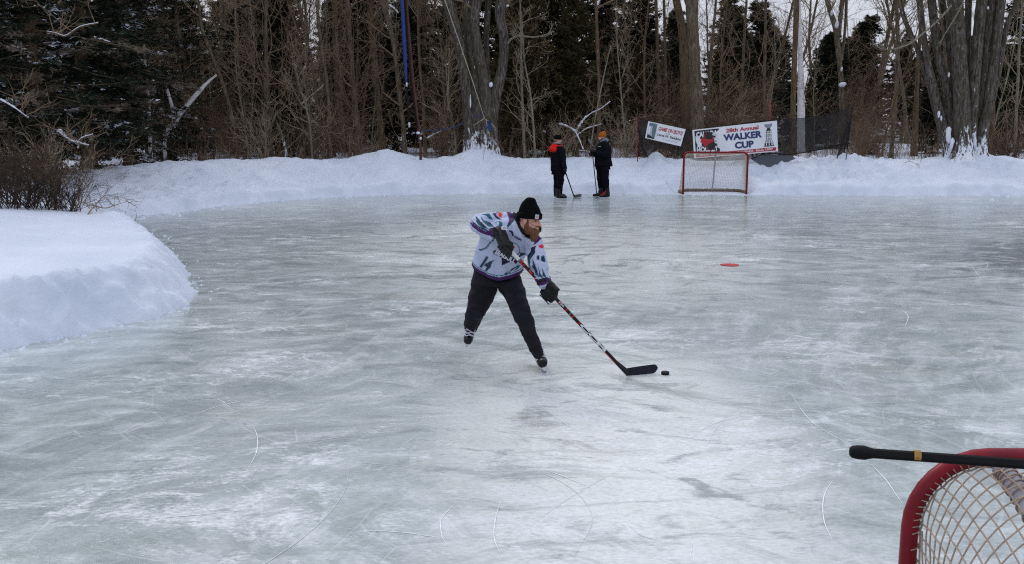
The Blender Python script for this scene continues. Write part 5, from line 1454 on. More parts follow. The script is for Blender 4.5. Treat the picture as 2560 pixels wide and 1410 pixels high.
def loft(mb, rings, n=20):
    """rings: (center, va, vb) with va, vb half-axis vectors; rounded closed ends"""
    V = []
    rs = [(c, a * .5, b * .5) for c, a, b in rings[:1]] + list(rings) + [(c, a * .5, b * .5) for c, a, b in rings[-1:]]
    for c, a, b in rs:
        for k in range(n):
            t = 2 * math.pi * k / n
            V.append(c + a * math.cos(t) + b * math.sin(t))
    m = len(rs)
    Fs = [(i * n + k, i * n + (k + 1) % n, (i + 1) * n + (k + 1) % n, (i + 1) * n + k) for i in range(m - 1) for k in range(n)]
    Fs += [tuple(range(n - 1, -1, -1)), tuple((m - 1) * n + k for k in range(n))]
    mb.add(V, Fs)
def limb(mb, pts, rr, n=16):
    pts = [np.asarray(p, float) for p in pts]
    c = catmull(pts, 5); r = np.interp(np.linspace(0, len(pts) - 1, len(c)), range(len(pts)), rr)
    mb.tube(c, list(r), n)
    mb.ell(c[0], (rr[0],) * 3, 8); mb.ell(c[-1], (rr[-1],) * 3, 8)
def folds(V, Nn, amp, sx, seed=0, dirw=(1, 1, 1), mask=None):
    q = V * np.array(dirw) * sx
    n1 = fbm(q[:, 0], q[:, 1], q[:, 2], seed=seed, octv=3)
    f = (1 - np.abs(n1) * 2.4); f = np.clip(f, -1, 1)
    a = amp * f if mask is None else amp * f * mask
    return V + Nn * a[:, None]
def vox_obj(name, mb, size, mat, parent, base, smooth=4, fold=None, mats=None):
    V, Nn, Fq, Ft = voxel(mb, size, smooth)
    if fold: V = folds(V, Nn, *fold)
    me = mesh_np(name, V - base, Fq, Ft, mats=mats or [mat]); return link(name, me, parent), V, Fq

def m_cloth(name, col, rough=.85, var=.18, scale=40, b=.25, bd=.002):
    m = m_plain(name, col, rough, var, scale, b, bd, spec=.25); return m
MAT['skin'] = m_plain('skin', (.55, .29, .22), .5, .12, 18, .1, .001); MAT['skin'].node_tree.nodes['Principled BSDF'].inputs['Subsurface Weight'].default_value = .1
MAT['skin_red'] = m_plain('skin_flushed', (.50, .19, .14), .5, .15, 25, .1, .001)
MAT['beanie'] = m_cloth('black_knit', (.004, .004, .005), .95, .4, 90, .5, .003)
def m_beard(name, c1, c2):
    m, nt, b = new_mat(name); v = texco(nt); n = noise(nt, mapping(nt, v, (60, 60, 14)), 1.6, 5, .7, .6)
    nt.links.new(ramp(nt, n, [(.3, c1), (.7, c2)]), b.inputs['Base Color']); b.inputs['Roughness'].default_value = .75; bump(nt, b, n, 1.0, .006); return m
MAT['beard'] = m_beard('ginger_beard', (.045, .017, .006), (.21, .08, .026))
MAT['dark_beard'] = m_beard('dark_beard', (.01, .007, .005), (.04, .025, .018))
def m_pants():
    m, nt, b = new_mat('charcoal_trousers'); v = texco(nt)
    n = noise(nt, mapping(nt, v, (1, 1, 2.4)), 7, 5, .6, .8); f = noise(nt, v, 160, 2)
    nt.links.new(ramp(nt, n, [(.3, (.004, .004, .006)), (.75, (.015, .015, .022))]), b.inputs['Base Color'])  # raised folds toned lighter: their soft highlights are put into the colour
    b.inputs['Roughness'].default_value = .8; b.inputs['Specular IOR Level'].default_value = .2
    bump(nt, b, math_(nt, 'ADD', n, math_(nt, 'MULTIPLY', f, .05)), .8, .02); return m
MAT['pants'] = m_pants()
MAT['glove'] = m_plain('black_glove', (.004, .004, .005), .5, .35, 35, .35, .003, spec=.22)
MAT['glove_grey'] = m_plain('glove_panel', (.010, .011, .013), .45, .3, 35, .3, .002, spec=.3)
MAT['boot'] = m_plain('skate_boot', (.005, .005, .006), .25, .3, 16, .15, .002, spec=.25)
MAT['lace'] = m_plain('white_lace', (.55, .55, .62), .9, .1, 60, .3)
MAT['holder'] = m_plain('white_holder', (.6, .63, .68), .4, .05, 20, 0)
MAT['steel'] = m_plain('steel', (.35, .36, .38), .25, .1, 30, 0, metal=1.0)
MAT['collar'] = m_cloth('black_collar', (.010, .011, .012), .8, .4, 25, .3, .004)

def rotm(fwd, up):
    """columns: x right, y forward, z up"""
    y = unit(fwd); z = unit(np.asarray(up) - y * (np.asarray(up) @ y)); x = np.cross(y, z)
    return np.stack([x, y, z], 1)
class Local(MB):
    """MB in a local frame, output in world coordinates"""
    def __init__(s, org, R): super().__init__(); s.o = np.asarray(org, float); s.R = R
    def world(s): s.V = [tuple(s.o + s.R @ np.array(v)) for v in s.V]; return s
def sub_build(loc, name, mat, parent, base, smooth=True):
    loc.world(); loc.V = [tuple(np.array(v) - base) for v in loc.V]; return loc.build(name, mat, parent, smooth=smooth)

def skate(parent, base, org, fwd, up, s=1.0, vox=.006, boot=None, holder=None, laces=True, ankle_tilt=0.0, lace=None):
    """org: point under the middle of the blade"""
    R = rotm(fwd, up) * s
    L = Local(org, R); X = np.array([1., 0, 0]); Y = np.array([0, 1., 0]); Z = np.array([0, 0, 1.])
    loft(L, [(np.array([0, -.075, .30]), X * .047, Y * .058), (np.array([0, -.075, .22]), X * .045, Y * .056), (np.array([0, -.07, .15]), X * .044, Y * .064), (np.array([0, -.06, .09]), X * .038, Y * .066)])
    loft(L, [(np.array([0, -.115, .105]), X * .030, Z * .045), (np.array([0, -.06, .11]), X * .038, Z * .055), (np.array([0, .0, .108]), X * .042, Z * .054), (np.array([0, .07, .098]), X * .047, Z * .044), (np.array([0, .13, .092]), X * .047, Z * .040), (np.array([0, .165, .088]), X * .037, Z * .032)])
    L.world(); o, V, _ = vox_obj('skate', L, vox * s, boot or MAT['boot'], parent, base, 3)
    H = Local(org, R)
    H.box((0, -.085, .045), (.026, .075, .030)); H.box((0, .115, .042), (.030, .095, .034)); H.box((0, .0, .024), (.012, .27, .016))
    H.box((0, .03, .052), (.05, .26, .008))
    sub_build(H, 'blade_holder', holder or MAT['holder'], o, base, False)
    B = Local(org, R); n = 12; V = []; 
    for i in range(n + 1):
        y = -.14 + .315 * i / n; zt = .020; zb = .0 + .018 * abs((y - .018) / .158) ** 5
        for x in (-.002, .002): V += [(x, y, zb), (x, y, zt)]
    Fs = []
    for i in range(n):
        a = i * 4; b = a + 4; Fs += [(a, b, b + 1, a + 1), (a + 2, a + 3, b + 3, b + 2), (a, a + 2, b + 2, b), (a + 1, b + 1, b + 3, a + 3)]
    Fs += [(0, 1, 3, 2), (n * 4, n * 4 + 2, n * 4 + 3, n * 4 + 1)]
    B.add(V, Fs); sub_build(B, 'blade', MAT['steel'], o, base, False)
    if laces:
        Lc = Local(org, R); rr = random.Random(3)
        for k in range(9):
            f = k / 8; y = .118 - .125 * f; z = .134 + .085 * f ** 1.8; w = .044
            y0 = y - .008; sgn = 1 if k % 2 else -1
            c = [np.array([-w * 1.05, y0 - .018, z - .022]), np.array([-w * .55, y + sgn * .008, z + .002]), np.array([0, y + rr.uniform(-.004, .004), z + .010]), np.array([w * .55, y - sgn * .008, z + .002]), np.array([w * 1.05, y0 - .018, z - .022])]
            Lc.tube(catmull(c, 4), .0056, 5)
        for sx in (-1, 1):       # wrapped round the ankle and the bow
            Lc.tube(catmull([np.array([0, .0, .205]), np.array([sx * .03, .02, .20]), np.array([sx * .055, .0, .185]), np.array([sx * .045, .02, .165]), np.array([sx * .02, .03, .19])], 5), .004, 5)
        sub_build(Lc, 'laces', lace or MAT['lace'], o, base)
    return o

def hand_glove(parent, base, grip, a, b, wrist, mat=None, s=1.0, vox=.0045, name='glove', pads=True, thumb=1):
    """closed gloved hand. a: along the shaft, index finger towards +a; b: from shaft towards the back of the hand"""
    a = unit(a); b = unit(b - a * (b @ a)); c = np.cross(a, b); wrist = np.asarray(wrist, float)
    M = MB(); kn = grip + b * .040 * s
    w = unit(wrist - grip)
    # palm and back
    hv = unit(b * .75 + w * .65)
    wk = unit(wrist - kn); la = unit(a - wk * (a @ wk)) ; tk = np.cross(wk, la)
    loft(M, [(wrist, la * .040 * s, tk * .036 * s), (wrist * .6 + kn * .4, la * .046 * s, tk * .036 * s), (kn * .75 + wrist * .25, la * .050 * s, tk * .034 * s), (kn - w * .012, la * .048 * s, tk * .028 * s)], 16)
    M.ell(grip + b * .012 * s, (.046 * s, .046 * s, .046 * s), 10)
    lens = [1.0, 1.08, 1.02, .86]
    for i in range(4):
        off = a * (.037 - .0245 * i) * s; pts = []
        for k, th in enumerate([60, 20, -25, -75, -125]):
            th = math.radians(th - (4 if i == 3 else 0)); rad = (.038 + .004 * (i in (1, 2))) * s
            # curl away from the wrist side over the front of the shaft
            pts.append(grip + off + (b * math.sin(th) - (w - a * (w @ a)) / (np.linalg.norm(w - a * (w @ a)) + 1e-6) * math.cos(th)) * rad * lens[i])
        limb(M, pts, [.0155 * s, .016 * s, .015 * s, .0135 * s, .011 * s], 10)
    wp = (w - a * (w @ a)) / (np.linalg.norm(w - a * (w @ a)) + 1e-6)
    tb = grip + a * .045 * s + wp * .03 * s
    limb(M, [tb + wp * .02 * s, tb, tb - b * .028 * s + a * .012 * s, grip + a * .048 * s - b * .040 * s - wp * .012 * s], [.018 * s, .017 * s, .015 * s, .012 * s], 10)
    o, V, _ = vox_obj(name, M, vox, mat or MAT['glove'], parent, base, 2)
    if pads:
        Q = MB()
        for i in range(4):
            off = a * (.037 - .0245 * i) * s
            for th, ln in ((48, .026), (8, .026), (-36, .022)):
                t_ = math.radians(th); nrm = b * math.sin(t_) - wp * math.cos(t_); tg = np.cross(a, nrm)
                cpt = grip + off + nrm * (.0535 * s)
                mt = Matrix([list(x) for x in np.stack([a, tg, nrm], 1)])
                Q.box(cpt, (.0215 * s, ln * s, .007 * s), 0, mt)
        for r_, (al, wd) in enumerate(((.25, .040), (.5, .043), (.78, .045))):
            cpt = kn * (1 - al) + wrist * al; nb = unit(b - w * (b @ w)); mt = Matrix([list(x) for x in np.stack([a, np.cross(nb, a), nb], 1)])
            for j in (-1, 1): Q.box(cpt + nb * .034 * s + a * .022 * j * s, (.038 * s, .022 * s, .013 * s), 0, mt)
        Q.V = [tuple(np.array(v) - base) for v in Q.V]
        ob = Q.build('finger_roll', MAT['glove_grey'], o, smooth=False)
        bv = ob.modifiers.new('b', 'BEVEL'); bv.width = .004; bv.segments = 2
    return o, V

def head_parts(M, s=1.0, low=False):
    """skull, face and ears in head frame: x right, y forward, z up, origin between the ears at eye height"""
    M.ell((0, -.012, .035), (.075 * s, .095, .088), 12)
    M.ell((0, .030, -.035), (.058, .060, .075), 10)            # face block
    M.ell((0, .050, -.088), (.036, .034, .026), 8)             # chin
    for sx in (-1, 1):
        M.ell((sx * .050, .0, -.060), (.020, .045, .035), 8)   # jaw corner
        M.ell((sx * .042, .058, -.022), (.021, .022, .017), 8) # cheekbone
        M.ell((sx * .030, .076, .022), (.026, .012, .009), 8)  # brow
        M.ell((sx * .076, -.012, -.008), (.010, .020, .032), 8)# ear
    c = [np.array([0, .084, .012]), np.array([0, .097, -.008]), np.array([0, .108, -.028])]
    M.tube(c, [.0085, .0105, .0135], 10); M.ell(c[-1], (.0155, .014, .012), 8)
    for sx in (-1, 1): M.ell((sx * .012, .097, -.030), (.009, .012, .008), 6)
    M.ell((0, .084, -.056), (.024, .012, .0065), 8); M.ell((0, .083, -.069), (.021, .012, .007), 8)

# ------------------------------------------------------------------ the skater
def build_skater():
    base = G(1300, 935); base[2] = 0
    bp = lambda px, py, d: P(px, py, d)
    # --- joints
    pel = bp(1244, 690, 9.32); neck = bp(1300, 572, 9.02)
    rs_, re_, rw = bp(1250, 562, 9.16), bp(1193, 565, 9.12), bp(1246, 588, 8.90)
    ls_, le_, lw = bp(1337, 606, 9.05), bp(1342, 665, 8.92), bp(1362, 708, 8.90)
    rh, rk, ra = bp(1214, 702, 9.34), bp(1188, 778, 9.36), bp(1180, 826, 9.78)
    lh, lk, la = bp(1278, 704, 9.28), bp(1303, 778, 9.07), bp(1340, 868, 9.18)
    top = STK_A; tdir = unit(STK_B - STK_A)
    g1 = on_stick(1266); g2 = on_stick(1377)
    # --- head frame
    fdir = unit(cv(.88, -.20, .44)); hup = unit(cv(.03, 1.0, .10)); HR = rotm(fdir, hup); hc = bp(1325, 550, 8.96)
    # --- body: one continuous surface
    M = MB()
    L = Local(hc, HR); head_parts(L); L.world(); M.V += L.V; M.F += [tuple(f) for f in L.F]; M.M += L.M; M.n += L.n
    limb(M, [hc + HR @ np.array([0, -.02, -.06]), neck + cv(0, .02, 0), neck], [.056, .058, .075])
    bk = cv(-.02, 0, -.05)
    loft(M, [(neck + bk, cv(.08, -.04, 0), cv(0, 0, .06)), (neck * .75 + pel * .25 + bk, cv(.12, -.06, 0), cv(0, .0, .08)), ((neck + pel) / 2 + bk, cv(.12, -.04, 0), cv(0, 0, .08)), (pel, cv(.13, 0, 0), cv(0, 0, .10))])
    limb(M, [rs_, re_, rw, rw * .4 + g1 * .6], [.045, .036, .026, .022]); limb(M, [ls_ + cv(-.01, -.01, -.03), le_, lw, lw * .4 + g2 * .6], [.045, .036, .026, .022])
    limb(M, [rh, rk, ra], [.07, .045, .03]); limb(M, [lh, lk, la], [.07, .045, .03])
    body, V, _ = vox_obj('person', M, .0045, MAT['skin'], None, base, 2)
    body.location = base
    tag(body, 'bearded skater in white number 14 jersey, black beanie and dark trousers stickhandling on the ice', 'person')
    # face details
    E = Local(hc, HR)
    for sx in (-1, 1): E.ell((sx * .031, .0735, .003), (.0115, .0085, .0065), 8)
    sub_build(E, 'eye', m_plain('eye_dark', (.12, .06, .045), .3, .1, 20, 0), body, base)
    B = Local(hc, HR)
    for sx in (-1, 1): B.tube([np.array([sx * .012, .092, .019]), np.array([sx * .030, .091, .025]), np.array([sx * .050, .076, .019])], [.003, .005, .003], 6)
    sub_build(B, 'eyebrow', MAT['beard'], body, base)
    # beard
    Lb = Local(hc, HR)
    Lb.ell((0, .060, -.100), (.054, .044, .045), 12); Lb.ell((0, .062, -.134), (.044, .038, .044), 12); Lb.ell((0, .064, -.160), (.030, .027, .030), 10)
    for sx in (-1, 1):
        Lb.ell((sx * .045, .026, -.086), (.026, .046, .040), 10); Lb.ell((sx * .057, .006, -.062), (.017, .026, .038), 8); Lb.ell((sx * .064, .004, -.025), (.011, .013, .036), 8)
        Lb.ell((sx * .020, .087, -.046), (.020, .010, .006), 8); Lb.ell((sx * .034, .070, -.080), (.013, .018, .022), 8)
    Lb.world(); Vb, Nb, Fq, Ft = voxel(Lb, .0045, 1)
    q = Vb - hc; nn = fbm(q[:, 0] * 70, q[:, 1] * 70, q[:, 2] * 22, seed=5, octv=3); Vb = Vb + Nb * (.010 * nn)[:, None] + .0015 * Nb
    link('beard', mesh_np('beard', Vb - base, Fq, Ft, mats=[MAT['beard']]), body)
    # beanie
    Lh = Local(hc, HR)
    loft(Lh, [(np.array([0, -.012, .030]), np.array([.088, 0, 0]), np.array([0, .108, .004])), (np.array([0, -.014, .085]), np.array([.086, 0, 0]), np.array([0, .102, 0])), (np.array([0, -.022, .125]), np.array([.074, 0, 0]), np.array([0, .084, 0])),
              (np.array([0, -.026, .160]), np.array([.058, 0, 0]), np.array([0, .060, 0])), (np.array([0, -.022, .186]), np.array([.046, 0, 0]), np.array([0, .044, 0])), (np.array([0, -.020, .200]), np.array([.030, 0, 0]), np.array([0, .028, 0]))], 28)
    Lh.world(); Vh, Nh, Fq, Ft = voxel(Lh, .005, 4)
    q = (Vh - hc) @ HR; az = np.arctan2(q[:, 1], q[:, 0])
    Vh = Vh + Nh * (.0012 * np.sin(az * 60) + .006 * fbm(q[:, 0] * 18, q[:, 1] * 18, q[:, 2] * 14, seed=8, octv=3) * sstep(.08, .14, q[:, 2]))[:, None]
    bn = link('beanie', mesh_np('beanie', Vh - base, Fq, Ft, mats=[MAT['beanie']]), body)
    Lc = Local(hc, HR); n = 60; V = []
    for r_, z in ((1.05, .022), (1.085, .026), (1.10, .050), (1.085, .072), (1.03, .078), (.99, .07), (.99, .03)):
        for k in range(n):
            a = 2 * math.pi * k / n; rr = r_ * (1 + .008 * (k % 2)); V.append((.088 * rr * math.cos(a), -.012 + .108 * rr * math.sin(a), z - .010 + .008 * math.sin(a)))
    Fs = [(i * n + k, i * n + (k + 1) % n, ((i + 1) % 7) * n + (k + 1) % n, ((i + 1) % 7) * n + k) for i in range(7) for k in range(n)]
    Lc.add(V, Fs); sub_build(Lc, 'cuff', MAT['beanie'], bn, base)
    # patch on the cuff
    Lp = Local(hc, HR); ang = math.radians(58); cx, cy = .088 * 1.11 * math.cos(ang), -.012 + .108 * 1.11 * math.sin(ang)
    tx = np.array([math.sin(ang), -math.cos(ang) * 1.1, 0]); tx /= np.linalg.norm(tx); nx = np.array([tx[1], -tx[0], 0]) * -1
    def pq(u, v, o): return np.array([cx, cy, .045]) + tx * u + np.array([0, 0, 1]) * v + nx * -o * (-1)
    if np.dot(nx, np.array([cx, cy + .012, 0])) < 0: nx = -nx
    Lp.add([pq(-.018, -.019, .001), pq(.018, -.019, .001), pq(.018, .020, .001), pq(-.018, .020, .001), pq(-.018, -.019, -.006), pq(.018, -.019, -.006), pq(.018, .020, -.006), pq(-.018, .020, -.006)],
           [(0, 1, 2, 3), (0, 4, 5, 1), (1, 5, 6, 2), (2, 6, 7, 3), (3, 7, 4, 0)], 0)
    m_pt = m_plain('patch_blue', (.40, .50, .66), .8, .06, 60, 0); m_or = m_plain('patch_orange', (.62, .28, .03), .8, .06, 60, 0)
    pts = [(.010 * math.cos(t) * (1 + .15 * math.cos(3 * t)), .012 * math.sin(t) + .002) for t in np.linspace(0, 2 * math.pi, 18, endpoint=False)]
    Lp.add([pq(x, y, .002) for x, y in pts], poly_tris(pts), 1)
    sub_build(Lp, 'patch', [m_pt, m_or], bn, base, False)
    # collar of the jacket under the jersey
    Mc = MB(); nd = unit(hc - neck); lat = unit(cv(.88, -.42, 0))
    for k, (f, ra_, rb_) in enumerate(((-.03, .120, .10), (.02, .098, .090), (.055, .092, .088))):
        pass
    loft(Mc, [(neck + cv(.0, -.01, -.01), lat * .112, cv(0, -.055, .098)), (neck + cv(-.005, .03, -.025), lat * .098, cv(0, -.06, .085)), (neck + cv(-.006, .055, -.035), lat * .090, cv(0, -.06, .075))], 24)
    Mc.ell(hc + cv(-.098, .012, -.05), (.038, .045, .05), 10); Mc.ell(hc + cv(.078, -.075, -.075), (.028, .050, .035), 10)
    vox_obj('collar', Mc, .006, MAT['collar'], body, base, 4, (.004, 14, 3))
    # --- trousers
    M = MB()
    loft(M, [(bp(1243, 648, 9.28), cv(.19, 0, 0), cv(0, 0, .12)), (bp(1242, 672, 9.30), cv(.205, 0, 0), cv(0, 0, .14)), (bp(1242, 695, 9.32), cv(.235, 0, 0), cv(0, 0, .16)), (bp(1243, 715, 9.32), cv(.235, 0, 0), cv(0, 0, .16))], 24)
    limb(M, [bp(1213, 706, 9.34), bp(1203, 740, 9.34), bp(1191, 775, 9.36), bp(1180, 804, 9.55), bp(1177, 822, 9.74)], [.128, .122, .090, .074, .058], 18)
    limb(M, [bp(1275, 706, 9.28), bp(1288, 740, 9.18), bp(1303, 778, 9.04), bp(1320, 825, 9.06), bp(1335, 860, 9.12), bp(1345, 883, 9.17)], [.124, .100, .086, .070, .060, .050], 18)
    V, Nn, Fq, Ft = voxel(M, .0065, 4)
    sc_ = np.array([proj(v) for v in V]); 
    q = V * np.array([1, 1, 1]); f1 = fbm(q[:, 0] * 5 + q[:, 2] * 5, q[:, 1] * 5, q[:, 2] * 9, seed=12, octv=3); f2 = fbm(q[:, 0] * 13, q[:, 1] * 13, q[:, 2] * 20, seed=14, octv=2)
    knee = np.exp(-((sc_[:, 1] - 800) / 26) ** 2) * .9 + np.exp(-((sc_[:, 1] - 875) / 14) ** 2) + np.exp(-((sc_[:, 1] - 720) / 18) ** 2) * .8
    V = V + Nn * (.012 * (.65 - 2.6 * np.abs(f1)) * (.45 + .8 * knee) + .005 * f2)[:, None]
    link('trousers', mesh_np('trousers', V - base, Fq, Ft, mats=[MAT['pants']]), body)
    # --- skates
    skate(body, base, G(1361, 928) + np.array([0, .10, .0]), cv(.06, -.15, 1.0) * np.array([1, 1, .0]) + np.array([.03, 0, 0]), unit(np.array([-.36, .1, 1.0])), 1.1, laces=True)
    fo = unit(cv(-.16, -.66, .66)); uo = unit(cv(.16, .70, .62))
    toe = bp(1167, 866, 9.62)
    skate(body, base, toe - fo * .14, fo, uo, .98, laces=True)
    # --- jersey
    M = MB(); D = cv(0, 0, 1.0)
    def ring(px, py, d, a, ang, b, tilt=0.0):
        an = math.radians(ang); return (bp(px, py, d), cv(a * math.cos(an), -a * math.sin(an), 0), cv(0, tilt, b))
    loft(M, [ring(1243, 683, 9.30, .232, 3, .175, -.075), ring(1244, 662, 9.28, .232, 6, .18, -.07), ring(1251, 632, 9.22, .215, 14, .175), ring(1262, 606, 9.15, .215, 20, .165), ring(1276, 584, 9.08, .20, 25, .15), ring(1290, 566, 9.05, .15, 27, .12), ring(1297, 556, 9.05, .10, 27, .09)], 28)
    limb(M, [bp(1283, 556, 9.12), bp(1250, 557, 9.14), bp(1216, 557, 9.14), bp(1198, 562, 9.10), bp(1214, 575, 9.0), bp(1232, 583, 8.94), bp(1243, 588, 8.90)], [.085, .088, .083, .080, .076, .064, .055], 18)
    limb(M, [bp(1318, 596, 9.05), bp(1334, 612, 9.03), bp(1341, 640, 8.97), bp(1346, 665, 8.92), bp(1354, 688, 8.91), bp(1361, 704, 8.90)], [.075, .080, .080, .078, .070, .060], 18)
    V, Nn, Fq, Ft = voxel(M, .0055, 5)
    pj = np.array([proj(v) for v in V]); zx = (pj[:, 0] - 1120) * 5.034; zy = (pj[:, 1] - 470) * 5.034
    q = V
    # folds radiate from the right armpit and hang from the chest
    f1 = fbm(zx * .0065, zy * .0022, q[:, 1] * 2, seed=31, octv=3); f2 = fbm(q[:, 0] * 9, q[:, 1] * 9, q[:, 2] * 16, seed=33, octv=3)
    slv = ((zx < 620) & (zy < 620)) | (zx > 1000)
    amp = np.where(slv, .014, .016)
    V = V + Nn * (amp * (1 - 2.3 * np.abs(np.where(slv, f2, f1))) + .003 * f2)[:, None]
    hem = [(250, 905), (300, 945), (330, 1008), (400, 1076), (500, 1136), (640, 1166), (780, 1142), (890, 1085), (945, 1035), (1000, 960)]
    hy = np.interp(zx, [p[0] for p in hem], [p[1] for p in hem]); cutv = (zy > hy) & (zx < 965) & (zy > 850)
    Fq = Fq[~cutv[Fq].any(1)]; Ft = Ft[~cutv[Ft].any(1)] if Ft is not None else None
    me = mesh_np('jersey', V - base, Fq, Ft)
    # garment design stored as colours on the cloth
    white = np.array([.43, .47, .62]); navy = np.array([.008, .013, .04]); purple = np.array([.050, .012, .085]); teal = np.array([.008, .09, .125]); red = np.array([.60, .012, .015])
    C = np.tile(white, (len(V), 1))
    def inpoly(P_):
        ins = np.zeros(len(zx), bool); n = len(P_)
        for i in range(n):
            (x1, y1), (x2, y2) = P_[i], P_[(i + 1) % n]
            ins ^= ((y1 > zy) != (y2 > zy)) & (zx < (x2 - x1) * (zy - y1) / (y2 - y1 + 1e-9) + x1)
        return ins
    def near_line(P_, w):
        d = np.full(len(zx), 1e9)
        for (x1, y1), (x2, y2) in zip(P_[:-1], P_[1:]):
            ex, ey = x2 - x1, y2 - y1; t = np.clip(((zx - x1) * ex + (zy - y1) * ey) / (ex * ex + ey * ey), 0, 1)
            d = np.minimum(d, np.hypot(zx - x1 - t * ex, zy - y1 - t * ey))
        return d < w
    front = Nn @ FV < .35
    def fill(P_, col, m=None): C[inpoly(P_) & (front if m is None else m)] = col
    tor = (zx < 960) & (zy > 800)
    C[tor & (zy > hy - 70)] = teal; C[tor & (zy > hy - 58)] = white; C[tor & (zy > hy - 48)] = navy; C[tor & (zy > hy - 40)] = purple
    fill([(720, 290), (850, 345), (835, 400), (735, 490), (765, 420), (762, 360), (740, 325)], purple); fill([(730, 492), (835, 395), (842, 412), (745, 505)], teal)
    fill([(560, 325), (640, 318), (600, 345), (690, 415), (640, 405), (590, 370)], navy); fill([(420, 345), (520, 335), (570, 405), (520, 398), (480, 362)], teal)
    fill([(350, 370), (372, 450), (440, 515), (530, 560), (440, 480), (395, 430), (365, 375)], teal); fill([(362, 372), (390, 440), (460, 500), (545, 545), (455, 470), (405, 420)], navy)
    fill([(408, 370), (440, 440), (520, 500), (590, 505), (505, 455), (450, 405)], teal); fill([(455, 400), (500, 460), (580, 500), (520, 440)], navy)
    fill([(585, 450), (655, 420), (690, 440), (690, 500), (640, 485), (650, 450)], teal); fill([(590, 455), (650, 430), (640, 480), (610, 490)], white)
    fill([(280, 430), (330, 500), (420, 560), (500, 590), (590, 625), (620, 560), (600, 545), (480, 545), (390, 500), (330, 450)], purple)
    fill([(300, 410), (330, 450), (400, 505), (490, 545), (560, 560), (560, 548), (480, 530), (395, 485), (320, 425)], navy)
    fill([(520, 520), (600, 500), (625, 520), (600, 600), (560, 600)], purple)
    C[near_line([(590, 620), (530, 690), (480, 750), (410, 780), (400, 770)], 6) & front] = navy
    C[near_line([(600, 625), (540, 700), (486, 762), (412, 792)], 4) & front] = teal
    fill([(1080, 600), (1150, 605), (1175, 640), (1120, 690), (1075, 730), (1095, 660)], purple)
    fill([(1050, 755), (1105, 735), (1095, 830), (1045, 905), (1015, 965), (990, 905), (1035, 820)], navy); C[near_line([(1060, 830), (1040, 880), (1030, 930), (1045, 1000)], 7) & front] = teal
    fill([(985, 880), (1015, 960), (1060, 1060), (1110, 1130), (1185, 1175), (1150, 1230), (1085, 1190), (1035, 1050)], purple)
    fill([(1125, 1150), (1245, 1125), (1290, 1165), (1210, 1215), (1130, 1225)], purple)
    for pl in ([(1075, 895), (1110, 1000), (1155, 1125), (1105, 1085), (1062, 985)], [(1130, 970), (1162, 1070), (1205, 1140), (1150, 1112)], [(1180, 1000), (1212, 1080), (1236, 1135), (1190, 1110)]):
        fill(pl, teal); c_ = np.mean(pl, 0); fill([tuple(c_ + (np.array(p) - c_) * .62) for p in pl], navy)
    fill([(1120, 860), (1145, 850), (1150, 915), (1118, 905)], teal); fill([(1160, 870), (1195, 850), (1212, 900), (1212, 945), (1165, 925)], teal); fill([(1128, 868), (1142, 862), (1144, 905), (1126, 900)], navy); fill([(1172, 880), (1192, 866), (1205, 905), (1203, 932), (1175, 918)], navy)
    fill([(770, 525), (815, 545), (832, 600), (810, 602), (795, 570), (768, 545)], navy)
    # crest: round bird outline, two dark triangles, teal sweep
    a = np.linspace(-1.9, .9, 14); C[near_line([(820 + 75 * math.cos(t), 765 + 82 * math.sin(t)) for t in a], 5) & front] = navy
    fill([(820, 722), (850, 740), (830, 748), (812, 738)], red)
    fill([(900, 795), (1000, 810), (875, 865), (892, 830)], teal); fill([(908, 800), (985, 812), (885, 855)], navy)
    fill([(680, 875), (790, 925), (676, 968)], navy)
    fill([(640, 775), (720, 828), (795, 848), (880, 890), (875, 905), (760, 890), (650, 820)], teal)
    fill([(575, 790), (610, 765), (880, 905), (850, 955), (820, 945), (575, 820)], navy)
    fill([(700, 1075), (790, 1020), (880, 960), (905, 965), (860, 1020), (760, 1070), (720, 1092)], teal)
    fill([(720, 1070), (790, 1025), (850, 985), (835, 1020), (760, 1065)], navy); C[near_line([(740, 1062), (780, 1040), (800, 1046), (850, 1000)], 4) & front] = white
    fill([(812, 322), (900, 295), (965, 420), (1000, 560), (1130, 588), (1112, 640), (1060, 655), (1000, 632), (925, 578), (880, 490), (838, 400)], np.array([.006, .006, .007]))
    def leaf(cx, cy, r, rot): 
        cs, sn = math.cos(rot), math.sin(rot); fill([(cx + r * (x * cs + y * sn), cy + r * (x * sn - y * cs)) for x, y in LEAF], red)
    leaf(650, 342, 48, 1.35); leaf(1165, 750, 42, .1)
    att = me.color_attributes.new('design', 'FLOAT_COLOR', 'POINT'); att.data.foreach_set('color', np.concatenate([C, np.ones((len(C), 1))], 1).astype(np.float32).ravel())
    m, nt, b = new_mat('jersey_cloth'); at = N(nt, 'ShaderNodeAttribute', attribute_name='design'); v = texco(nt)
    nf = noise(nt, v, 6, 5, .6, .8); ff = noise(nt, v, 220, 2)
    nt.links.new(mixc(nt, 1.0, at.outputs['Color'], ramp(nt, nf, [(.3, (.92, .92, .92)), (.7, (1.05, 1.05, 1.05))]), 'MULTIPLY'), b.inputs['Base Color'])
    b.inputs['Roughness'].default_value = .7; b.inputs['Specular IOR Level'].default_value = .25; bump(nt, b, math_(nt, 'ADD', nf, math_(nt, 'MULTIPLY', ff, .04)), .5, .02)
    me.materials.append(m); jo = link('jersey', me, body)
    # lettering wrapped onto the cloth
    bv = BVHTree.FromPolygons([tuple(v) for v in V], [tuple(f) for f in Fq] + ([tuple(f) for f in Ft] if Ft is not None else []))
